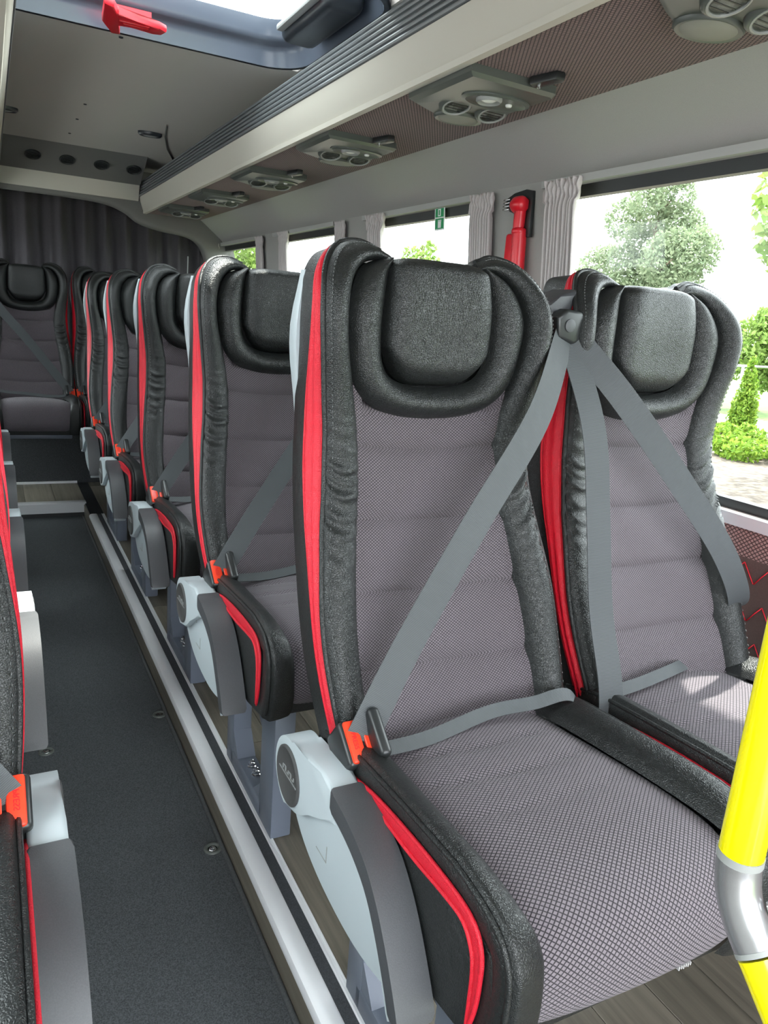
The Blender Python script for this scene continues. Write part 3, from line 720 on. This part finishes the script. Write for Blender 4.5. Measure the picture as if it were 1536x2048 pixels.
    for i, v in enumerate(np.linspace(0, 1, nv)):
        t = min(v / .80, 1.0)
        zb = .999 + .036 * np.abs(u) ** 4
        z = zb + (1.176 - zb) * t
        hw = .0975 + .004 * math.sin(math.pi * t) - .013 * (1 - smooth(0, .25, t)) - .006 * t
        x = u * hw
        ed = np.clip((1 - np.abs(u) ** 6), 0, 1) ** .5
        bt = math.sqrt(max(0, 1 - (1 - min(t / .22, 1)) ** 2))
        d = .046 * ed * bt + .004
        y = base(x, z) - .004 - d + .01 * (1 - t)
        if v > .80:
            a = (v - .80) / .20 * 1.75
            y0 = y; R_ = .034
            z = z + R_ * .55 * math.sin(a) - .010 * np.abs(u) ** 5 * math.sin(min(a, 1.57)); y = y0 + R_ * (1 - math.cos(a)) * (1 + 1.4 * (a > 1.2) * (a - 1.2)) + .0
            x = x * (1 - .05 * a)
        P[i] = np.stack([x, y, z], 1)
    grid_mesh('headrest_pillow', P, 'leather_black', root)
    # inner body closing the back
    rows = []
    for z in np.concatenate([[.450], np.linspace(.455, 1.165, 20), [1.183]]):
        hw = min(np.interp(z, O_[:150, 1], O_[:150, 0]) - .010, .226); f = base(0, z) + .016; g = base(0, z) + .080
        if z in (.450, 1.183): hw -= .02; f += .012; g -= .012
        rows.append([(-hw, f - .01, z), (-hw * .5, f + .004, z), (hw * .5, f + .004, z), (hw, f - .01, z), (hw, g, z), (-hw, g, z)])
    grid_mesh('back_body', np.array(rows), 'leather_black', root, close_v=True, caps=True)
    # rear shell
    rows = []
    for z in np.linspace(.462, 1.165, 26):
        hw = np.interp(z, O_[:160, 1], XR_[:160]) - .003 + .010 * math.exp(-((z - 1.06) / .07) ** 2); y0 = base(.2, z) + .092; dp = .022 + .030 * smooth(.9, 1.02, z) * (1 - smooth(1.08, 1.17, z))
        rows.append([(-hw, y0 - .004, z), (-hw - .002, y0 + .4 * dp, z), (-hw + .02, y0 + dp, z), (-hw * .5, y0 + dp + .02, z), (hw * .5, y0 + dp + .02, z), (hw - .02, y0 + dp, z), (hw + .002, y0 + .4 * dp, z), (hw, y0 - .004, z)])
    grid_mesh('back_shell', np.array(rows), 'plastic_light', root, close_v=True, caps=True)

CP = cr([(.075, .468), (.02, .478), (-.08, .487), (-.18, .496), (-.27, .502), (-.34, .500), (-.385, .484), (-.408, .452), (-.413, .415), (-.408, .385), (-.395, .365)], 90)   # cushion profile (y, z)
tcp = np.gradient(CP, axis=0); tcp /= np.linalg.norm(tcp, axis=1)[:, None]; NCP = np.stack([tcp[:, 1], -tcp[:, 0]], 1); NCP[NCP[:, 1].argmax()]
if NCP[20, 1] < 0: NCP = -NCP
CPB = cr([(.075, .470), (.02, .482), (-.08, .492), (-.18, .500), (-.27, .506), (-.345, .508), (-.388, .502), (-.409, .483), (-.415, .455), (-.415, .42), (-.410, .385), (-.397, .350)], 90)   # side bolsters: squarer front
tcb = np.gradient(CPB, axis=0); tcb /= np.linalg.norm(tcb, axis=1)[:, None]; NCB = np.stack([tcb[:, 1], -tcb[:, 0]], 1)
if NCB[20, 1] < 0: NCB = -NCB
CW = .208
def build_cushion(root):
    L = np.concatenate([[0], np.cumsum(np.linalg.norm(np.diff(CP, axis=0), axis=1))])
    fw = np.interp(L, [0, .25, .42, L[-1]], [.146, .158, .162, .150])
    u = np.linspace(-1, 1, 61); P = np.zeros((90, 61, 3))
    for i in range(90):
        x = u * (fw[i] + .006); off = .012 * (1 - u ** 2) * smooth(0, .05, L[-1] - L[i]) - .004 * np.abs(u) ** 6
        for y0, dep in ((-.045, .0050), (-.125, .0050), (-.205, .0030)):
            arc = y0 - .035 * (1 - u ** 2)
            off = off - dep * (1 - np.abs(u) ** 5) * np.exp(-((CP[i, 0] - arc) / .0065) ** 2) * (i < 62)
        P[i] = np.stack([x, CP[i, 0] + NCP[i, 0] * off, CP[i, 1] + NCP[i, 1] * off], 1)
    grid_mesh('cushion_fabric', P, 'fabric_seat', root, uv=np.stack([P[:, :, 0], np.repeat(L[:, None], 61, 1)], 2))
    for s in (-1, 1):
        cw = CW if s < 0 else CW + .012
        nk = 17; P = np.zeros((90, nk + 3, 3))
        A = np.interp(L, [0, .10, .35, .47, L[-1]], [.016, .028, .028, .014, .010])
        for k, t in enumerate(np.linspace(0, 1, nk)):
            x = fw * (1 - t) + cw * t
            d = A * (math.sin(math.pi * min(t * 0.62 + .02, 1)) ** .75) - .004 * (1 - smooth(0, .15, t)) - .010 * smooth(.82, 1, t)
            P[:, k] = np.stack([s * x, CPB[:, 0] + NCB[:, 0] * d, CPB[:, 1] + NCB[:, 1] * d], 1)
        for j, (dx, dd) in enumerate(((.0015, -.003), (.002, -.014), (-.002, -.024))):
            P[:, nk + j] = np.stack([np.full(90, s * (cw + dx)), CPB[:, 0] + NCB[:, 0] * dd, CPB[:, 1] + NCB[:, 1] * dd], 1)
        cb = grid_mesh('side_bolster', P, 'leather_black', root, flip=(s < 0))
        edge = P[4:88:2, nk - 2]; tube('piping', edge + [s * .002, 0, 0], .0036, 'leather_black', root, 7)
        # red slit on the side
        up = cr([(-.060, .480), (-.13, .494), (-.22, .502), (-.31, .504), (-.358, .497), (-.378, .474), (-.381, .44), (-.378, .40), (-.368, .362)], 60)
        lo = cr([(-.060, .480), (-.13, .479), (-.22, .478), (-.30, .484), (-.340, .483), (-.360, .465), (-.367, .44), (-.368, .40), (-.368, .362)], 60)
        Q = np.zeros((60, 7, 3))
        for k, t in enumerate(np.linspace(0, 1, 7)):
            q = up * (1 - t) + lo * t; Q[:, k] = np.stack([np.full(60, s * (cw + .0035 + .002 * math.sin(math.pi * t))), q[:, 0], q[:, 1]], 1)
        rs = grid_mesh('red_strip', Q, 'leather_red', root, flip=(s < 0)); rs['label'] = 'red leather slit along the cushion side'
        tubes('welt', [Q[::2, 0] + [s * .001, 0, 0], Q[::2, 6] + [s * .001, 0, 0]], .0030, 'leather_red', rs)
    # body of the cushion
    poly = [(y + (.016 if y < -.37 else 0), z - .020) for y, z in CPB[:84:6]] + [(-.388, .345), (-.30, .335), (.05, .335), (.085, .36)]
    poly = [(min(y, .085), z) for y, z in poly]
    xL, xR = -CW, CW + .012
    prism('cushion_body', poly, xL, xR, 0, 'leather_black', root, .006, 2)
    box('seat_pan', (-.17, -.33, .315), (.17, .07, .338), 'paint_steel', root, .004)
def build_pedestal(root):
    for x in (-.150,):
        x1 = x + .046
        bm = bmesh.new()
        hexv = lambda pts: prism
        pd = prism('pedestal', [(-.310, 0.0), (.035, 0.0), (.035, .055), (.018, .075), (.015, .316), (-.33, .316), (-.33, .30), (-.310, .27)], x, x + .006, 0, 'paint_steel', root)
        bpy.data.objects.remove(pd)
        bm.free()
        bm = bmesh.new()
        for lo, hi in (((x, -.31, 0), (x1, -.225, .316)), ((x, -.02, 0), (x1, .035, .316)), ((x, -.24, 0), (x1, 0, .045)), ((x, -.24, .255), (x1, 0, .316))):
            bm_box(bm, lo, hi, .004, 2)
        # gussets that round the inner corners
        for a, b, c in (((-.225, .045), (-.225, .085), (-.18, .045)), ((-.02, .045), (-.02, .10), (-.06, .045)), ((-.225, .255), (-.225, .225), (-.19, .255))):
            A = [bm.verts.new((x + .001, p[0], p[1])) for p in (a, b, c)]; B = [bm.verts.new((x1 - .001, p[0], p[1])) for p in (a, b, c)]
            bm.faces.new(A); bm.faces.new(B[::-1])
            for i in range(3): bm.faces.new((A[i], B[i], B[(i + 1) % 3], A[(i + 1) % 3]))
        pd = from_bm('pedestal', bm, 'paint_steel', root)
        for yb in (-.10, -.135):
            lathe('bolt', [(.011, .045), (.011, .048), (.008, .049), (.008, .056), (.004, .057), (.004, .064), (.001, .065)], 'chrome', pd, 12, Matrix.Translation((x + .023, yb, 0)))
def build_arm(root):
    ar = box('armrest', (-.232, .035, .385), (-.205, .105, .445), 'plastic_light', root, .008)
    # pivot housing with neck
    th = np.radians(np.linspace(60, 300, 18)); cy, cz, rr = .070, .412, .060
    arc = [(cy + rr * -math.cos(a), cz + rr * math.sin(a)) for a in th]          # round rear
    circ = [(cy + rr * math.cos(a), cz + rr * math.sin(a)) for a in np.radians(np.linspace(105, -75, 20))]
    neck = [(cy + .01, cz - .060), (.040, .362), (.015, .378), (-.012, .398), (-.06, .424), (-.098, .440), (-.098, .486), (-.05, .491), (0.0, .488)]
    hp = prism('pivot_housing', circ + neck, -.258, -.214, 0, 'plastic_light', ar, .007, 3)
    cp = lathe('pivot_cap', [(.047, 0), (.047, .003), (.044, .0045), (.043, .0035), (.001, .0035)], 'plastic_cap', ar, 36, Matrix.Translation((-.2575, .070, .412)) @ Matrix.Rotation(-math.pi / 2, 4, 'Y'))
    bm = bmesh.new()
    bm_box(bm, (-.2622, .030, .4125), (-.2608, .102, .4140)); 
    for k in range(5): bm_box(bm, (-.2622, .040 + k * .011, .4175), (-.2608, .0425 + k * .011 + .001 * (k % 2), .4245))
    for k in range(4): bm_box(bm, (-.2622, .040 + k * .011, .4175 + .0065 * (k % 2)), (-.2608, .049 + k * .011, .4188 + .0065 * (k % 2)))
    from_bm('emblem', bm, 'thread_grey', cp)
    # dark arm pad
    up = cr([(-.088, .492), (-.14, .484), (-.195, .466), (-.235, .436), (-.268, .396), (-.300, .345), (-.312, .318)], 22)
    lo = cr([(-.290, .312), (-.272, .345), (-.240, .392), (-.208, .426), (-.170, .446), (-.13, .457), (-.088, .462)], 22)
    prism('arm_pad', [tuple(p) for p in up] + [tuple(p) for p in lo], -.262, -.212, 0, 'plastic_arm', ar, .006, 3)
    prism('arm_edge', [(p[0] + .004, p[1] - .004) for p in lo] + [(p[0] + .012, p[1] - .012) for p in lo[::-1]], -.257, -.216, 0, 'plastic_light', ar, .002)
    # leaf-shaped side shield
    lf = cr([(.112, .385), (.085, .358), (.035, .322), (-.035, .301), (-.126, .294), (-.200, .302), (-.268, .322)], 24)
    uf = cr([(-.268, .345), (-.236, .390), (-.204, .424), (-.166, .443), (-.125, .452), (-.06, .45), (.03, .43), (.11, .40)], 24)
    sh = prism('side_shield', [tuple(p) for p in lf] + [tuple(p) for p in uf], -.244, -.226, 0, 'plastic_light', ar, .006, 3)
    boxes('panel_mark', [((-.2447, -.02, .395), (-.2437, -.0185, .42)), ((-.2447, -.055, .345), (-.2437, -.018, .3462)), ((-.2447, -.056, .345), (-.2437, -.0545, .372))], 'plastic_grey', sh)
def build_belt(root, kind):
    if kind == 'aisle':
        ribbon('belt_strap', [(.243, .160, 1.100), (.15, .088, .965), (.018, .042, .805), (-.11, .0, .635), (-.196, -.040, .520)], [(.45, -.1, -.55), (.55, -.2, -.6), (.75, -.2, -.55), (.75, -.25, -.5), (.8, -.35, -.4)], .047, 'webbing', root)
        ribbon('lap_strap', [(-.176, -.052, .508), (-.08, -.038, .502), (.04, -.020, .512), (.12, -.028, .518), (.188, -.034, .524), (.238, -.028, .470)], [(0, .5, .25), (0, .5, .4), (0, .5, .4), (0.1, .5, .4), (.1, .5, .4), (.2, .6, .2)], .022, 'webbing', root)
        bx, by, bz = -.200, -.040, .522
        xf = Matrix.Translation((bx, by, bz)) @ Matrix.Rotation(math.radians(38), 4, 'X')
        bk = box('buckle', (-.022, -.034, -.060), (.030, .034, .000), 'plastic_black', root, .007, 3, xf)
        bt = box('release_button', (-.016, -.031, -.004), (.006, .031, .0045), 'red_button', bk, .004, 2, xf); bt['label'] = 'red release button'
        text_mesh('press_text', 'PRESS', .010, .0002, 'red_plastic', xf @ Matrix.Translation((-.006, 0, .0046)) @ Matrix.Rotation(-math.pi / 2, 4, 'Z'), bt)
        box('latch_slot', (.010, -.024, -.002), (.018, .024, .004), 'red_button', bk, .001, 1, xf)
        tg = box('belt_tongue', (.016, -.036, -.004), (.034, .036, .030), 'plastic_black', root, .007, 3, xf)
        gd = prism('belt_guide', [(.215, 1.125), (.235, 1.140), (.268, 1.138), (.292, 1.118), (.282, 1.088), (.255, 1.082), (.222, 1.092)], .150, .178, 1, 'plastic_black', root, .006, 3)
        lathe('guide_rivet', [(.011, 0), (.011, .002), (.008, .003), (.001, .003)], 'plastic_arm', gd, 18, Matrix.Translation((.243, .150, 1.113)) @ Matrix.Rotation(math.pi / 2, 4, 'X'))
        prism('guide_arm', [(.19, 1.07), (.26, 1.10), (.285, 1.15), (.275, 1.175), (.24, 1.16), (.19, 1.13)], .18, .255, 1, 'plastic_arm', root, .008, 2)
    else:
        ribbon('belt_strap', [(-.215, .160, 1.100), (-.140, .090, 1.0), (-.02, .050, .865), (.10, .022, .73), (.185, .028, .622), (.222, .075, .572), (.205, .145, .545)], [(.6, -.2, .5), (.6, -.2, .5), (.6, -.2, .5), (.6, -.2, .5), (.5, -.4, .4), (.3, -.5, .4)], .047, 'webbing', root)
        ribbon('belt_web', [(-.215, .162, 1.095), (-.205, .082, .95), (-.200, .044, .80), (-.200, .006, .65), (-.203, -.046, .53), (-.206, -.062, .445)], (1, -.15, 0), .047, 'webbing', root)
        ribbon('lap_strap', [(-.196, -.020, .50), (-.10, -.015, .505), (0, .0, .510), (.11, .050, .488)], [(0, .4, .5), (0, .5, .4), (0, .5, .3), (0, .5, .3)], .022, 'webbing', root)
seat_w = empty('passenger_seat')
build_back(seat_w); build_cushion(seat_w)
seat_a = copy_tree(seat_w)
build_pedestal(seat_a); box('wall_bracket', (.16, -.24, .29), (.343, -.18, .318), 'paint_steel', seat_w, .004)
build_arm(seat_a); build_belt(seat_a, 'aisle'); build_belt(seat_w, 'window')
seat_r = copy_tree(seat_a, skip=('pedestal', 'armrest'))
G = 'black and red reclining passenger seats'
ORD = ['front', 'second', 'third', 'fourth', 'fifth']
YS, PITCH, XA, XWN = .88, .74, .635, 1.105
LA = ['nearest passenger seat beside the aisle, black leather and red, its belt running across it',
      'second aisle seat behind the nearest one, black leather with red strip and grey armrest',
      'third aisle seat from the front in the right-hand column, with red side strip',
      'fourth aisle seat from the front in the right-hand column, near the rear step',
      'fifth and rearmost aisle seat with armrest in the right-hand column']
LW = ['nearest window seat, black leather with red strips, behind the yellow pole',
      'second window seat, mostly hidden behind the nearest aisle seat',
      'third window seat from the front, hidden behind the second row',
      'fourth window seat from the front, hidden behind the third row',
      'fifth window seat from the front, hidden behind the fourth row']
LL = ['nearest single seat at the lower left picture edge, only its side and armrest in view',
      'second single seat from the front on the left edge, sunlit armrest',
      'third single seat from the front at the left picture edge',
      'fourth single seat from the front at the left picture edge',
      'fifth single seat from the front, a sliver at the left edge']
used = {}
def place(proto, key, x, y, z, label, mirror=False):
    o = proto if key not in used else copy_tree(proto)
    used[key] = 1
    o.location = (x, y, z); o.scale = (-1 if mirror else 1, 1, 1)
    return tag(o, label, 'seat', G)
for i in range(5):
    place(seat_w, 'w', XWN, YS + PITCH * i, 0, LW[i])
    place(seat_a, 'a', XA, YS + PITCH * i, 0, LA[i])
for i in range(5): place(seat_a, 'a', -.203, YS + .715 * i + .02, 0, LL[i], True)
place(seat_r, 'r', .195, YS + PITCH * 5, .045, 'rear bench seat facing down the aisle, in the middle of the back row', True)
place(seat_r, 'r', XA, YS + PITCH * 5, .045, 'rear bench seat behind the right-hand aisle column, red ear showing')
place(seat_r, 'r', XWN, YS + PITCH * 5, .045, 'rear bench seat in the right rear corner')
# woven tag at the front hem of the nearest cushion
bm = bmesh.new()
for k in range(6): bm_box(bm, (.692 + k * .0038, .4655, .3790 + .001 * (k % 2)), (.6933 + k * .0038, .4700, .3845), mat=None)
tgw = from_bm('woven_tag', bm, 'thread_white'); tag(tgw, 'tiny white woven lettering at the front hem of the nearest seat cushion', 'tag')

# ------------------------------------------------------------------ yellow grab pole with silver elbow
po = empty('grab_pole', (.531, .325, 0), 'bright yellow grab pole with a silver elbow joint in front of the nearest seat', 'grab pole')
px, py = .531, .325
pth = [(px, py, 1.72), (px, py, 1.40), (px, py, 1.0), (px, py, .695)]
o = tube('upper_pole', [(0, 0, z) for _, _, z in pth], .0178, 'yellow_paint', po, 28)
el = cr([(0, 0, .695), (0, -.001, .680), (0, -.006, .661), (0, -.017, .643), (0, -.030, .629)], 24)
e_ = tube('elbow_joint', el, .0180, 'elbow_metal', po, 28)
tube('joint_ring', [(0, 0, .699), (0, 0, .692)], .0185, 'plastic_grey', e_, 28)
tube('joint_ring', [el[-1], el[-1] + (el[-1] - el[-2]) * 1.2], .0185, 'plastic_grey', e_, 28)
lathe('set_screw', [(.0045, 0), (.0045, .002), (.003, .0022), (.0028, .0008), (.0005, .0008)], 'chrome', e_, 14, Matrix.Translation((.010, -.0255, .662)) @ Vector((.5, -.75, .42)).to_track_quat('Z', 'Y').to_matrix().to_4x4())
d_ = (el[-1] - el[-2]) / np.linalg.norm(el[-1] - el[-2])
tube('lower_pole', [el[-1] + d_ * .006 + d_ * t for t in (0, .08, .2, .3, .42)] + [el[-1] + d_ * .43 + np.array([0.002, -.004, -.02]), el[-1] + d_ * .43 + np.array([0.002, -.004, -.16])][:0], .0178, 'yellow_paint', po, 28)
ez = el[-1] + d_ * .426
tube('foot_pole', [tuple(ez), (ez[0] + .006, ez[1] - .012, ez[2] - .03), (ez[0] + .006, ez[1] - .014, .0)], .0178, 'yellow_paint', po, 24)
lathe('foot_flange', [(.036, 0), (.036, .006), (.022, .010), (.0185, .012)], 'aluminium', po, 28, Matrix.Translation((ez[0] + .006, ez[1] - .014, 0)))

# ------------------------------------------------------------------ outside
ZG = -0.85
gr = struct(box('ground', (1.9, -60, ZG - .2), (140, 160, ZG), 'lawn'))
struct(box('ground_left', (-60, -60, ZG - .2), (1.9, 160, ZG), 'paving'))
mb = tag(prism('garden_bed', [(3.0, -6), (15.6, 3.0), (15.0, 13.0), (8, 22), (3, 24)], ZG, ZG + .04, 2, 'mulch'), 'pale bark mulch garden bed beside the bus', 'garden bed')
pv = tag(prism('path', [(15.9, 2.5), (19.6, 4.0), (18.6, 15.5), (9.5, 27), (8.2, 23), (15.2, 13.4)], ZG, ZG + .05, 2, 'paving'), 'pale paved path beyond the garden bed', 'path')
def leaves(name, centers, radii, n, size, mat, parent, squash=1.0, seed=1):
    r = np.random.default_rng(seed); c = np.asarray(centers, float); rad = np.asarray(radii, float)
    k = r.choice(len(c), n, p=rad ** 2 / (rad ** 2).sum())
    d = r.normal(size=(n, 3)); d /= np.linalg.norm(d, axis=1)[:, None]
    p = c[k] + d * (rad[k] * r.uniform(.45, 1.0, n) ** .5)[:, None] * [1, 1, squash]
    a = r.normal(size=(n, 3)); a /= np.linalg.norm(a, axis=1)[:, None]; b = np.cross(a, r.normal(size=(n, 3))); b /= np.linalg.norm(b, axis=1)[:, None]
    s = size * r.uniform(.6, 1.3, n)[:, None]
    V = np.stack([p - a * s, p + b * s * .5, p + a * s, p - b * s * .5], 1).reshape(-1, 3)
    F = np.arange(4 * n).reshape(-1, 4)
    me = bpy.data.meshes.new(name); me.from_pydata(V.tolist(), [], F.tolist()); me.update()
    o = finish(name, me, mat, parent, False); o['kind'] = 'stuff'; return o
def tree(name, x, y, h_, rx, mat, label, n, size, trunk=.16, low=.2, seed=1, tall=False):
    r = np.random.default_rng(seed); t = empty(name, (x, y, ZG + (.04 if x < 13 and y < 20 else 0)), label, 'tree', 'trees outside the windows')
    cs = []; rs = []
    for k in range(26):
        f = low + (1 - low) * (k + .5) / 26; prof_ = math.sin(math.pi * min(1, (f - low) / (1 - low) * .85 + .12)) ** .7
        a = r.uniform(0, 6.28); q_ = r.uniform(.15, .75) * rx * prof_
        cs.append((q_ * math.cos(a), q_ * math.sin(a), f * h_ * .93)); rs.append(rx * prof_ * r.uniform(.30, .5))
    tube('trunk', [(0, 0, 0), (.05, .02, h_ * .3), (0, .04, h_ * .6), (.03, 0, h_ * .9)], [trunk, trunk * .75, trunk * .45, trunk * .12], 'bark', t, 10)
    bp = [[(0, .03, max(.2, c[2] - .25 * rx)), tuple(np.array(c) * [.6, .6, 1] - [0, 0, .08 * rx]), c] for c in cs[::2]]
    tubes('branches', bp, trunk * .18, 'bark', t, 5)
    leaves('foliage', cs, rs, n, size, mat, t, 1.0, seed + 50)
    return t
tree('poplar_tree', 17.5, 17.3, 7.3, 2.35, 'leaf_poplar', 'tall green tree with haze-tinted leaves filling the nearest window', 40000, .065, .16, .12, 3)
tree('maple_tree', 12.3, 7.6, 6.2, 2.0, 'leaf_bright', 'bright leafy tree at the right picture edge, upper leaves in the window', 7000, .11, .14, .45, 8)
tree('maple_tree', 21.5, 16.2, 3.3, 1.6, 'leaf_bright', 'small bright tree behind the cone-shaped conifer', 5000, .10, .10, .3, 9)
tree('young_tree', 13.0, 23.2, 4.9, 1.25, 'leaf_bright', 'light green tree in the window with the green sign', 5000, .10, .10, .2, 12)
tree('young_tree', 12.6, 29.2, 4.9, 1.5, 'leaf_bright', 'light green tree seen in the third window', 5000, .11, .10, .2, 14)
tree('young_tree', 8.9, 28.6, 4.9, 2.4, 'leaf_bright', 'yellow green tree filling the rearmost window', 7000, .12, .12, .15, 17)
# cone-shaped conifer
cf = empty('conifer', (14.9, 11.3, ZG + .04), 'small cone-shaped conifer on the garden bed', 'conifer')
hs = np.linspace(.08, 1.70, 40); cs = []; rs = []
for k, hz in enumerate(hs):
    rr_ = .36 * (1 - hz / 1.85) ** .8; a = k * 2.4; cs.append((rr_ * .35 * math.cos(a), rr_ * .35 * math.sin(a), hz)); rs.append(rr_ * .75 + .02)
leaves('foliage', cs, rs, 5000, .045, 'leaf_conifer', cf, 1.0, 77); tube('stem', [(0, 0, 0), (0, 0, 1.6)], [.04, .01], 'bark', cf, 8)
for k, (x, y, sc, lb) in enumerate(((13.7, 10.7, .75, 'low spreading juniper shrub in front of the conifer'), (12.0, 8.6, .8, 'low juniper shrub at the right picture edge'), (11.0, 10.6, .5, 'small flat juniper shrub close to the window seat headrest'))):
    sh = empty('juniper_shrub', (x, y, ZG + .04), lb, 'shrub', 'juniper shrubs on the garden bed'); r = np.random.default_rng(90 + k)
    cs = [(r.uniform(-.9, .9) * sc, r.uniform(-.7, .7) * sc, r.uniform(.12, .30) * sc) for _ in range(16)]
    leaves('foliage', cs, [.30 * sc] * 16, 3000, .05, 'leaf_conifer', sh, .7, 60 + k); tubes('stems', [[(0, 0, 0), (c[0] * .5, c[1] * .5, c[2] * .6), c] for c in cs[:6]], .012, 'bark', sh, 5)
fp = empty('railing', (14.4, 11.6, ZG + .05), 'grey metal railing posts beyond the garden bed', 'railing')
tube('post', [(0, 0, 0), (0, 0, 1.55)], .045, 'paint_post', fp, 10); tube('post', [(2.4, 1.4, 0), (2.4, 1.4, 1.45)], .035, 'paint_post', fp, 10)
tube('rail', [(0, 0, 1.5), (2.4, 1.4, 1.45), (6.0, 3.2, 1.4)], .03, 'paint_post', fp, 8); tube('stay', [(0, 0, .15), (-.8, .9, 0.02)], .02, 'paint_post', fp, 8)
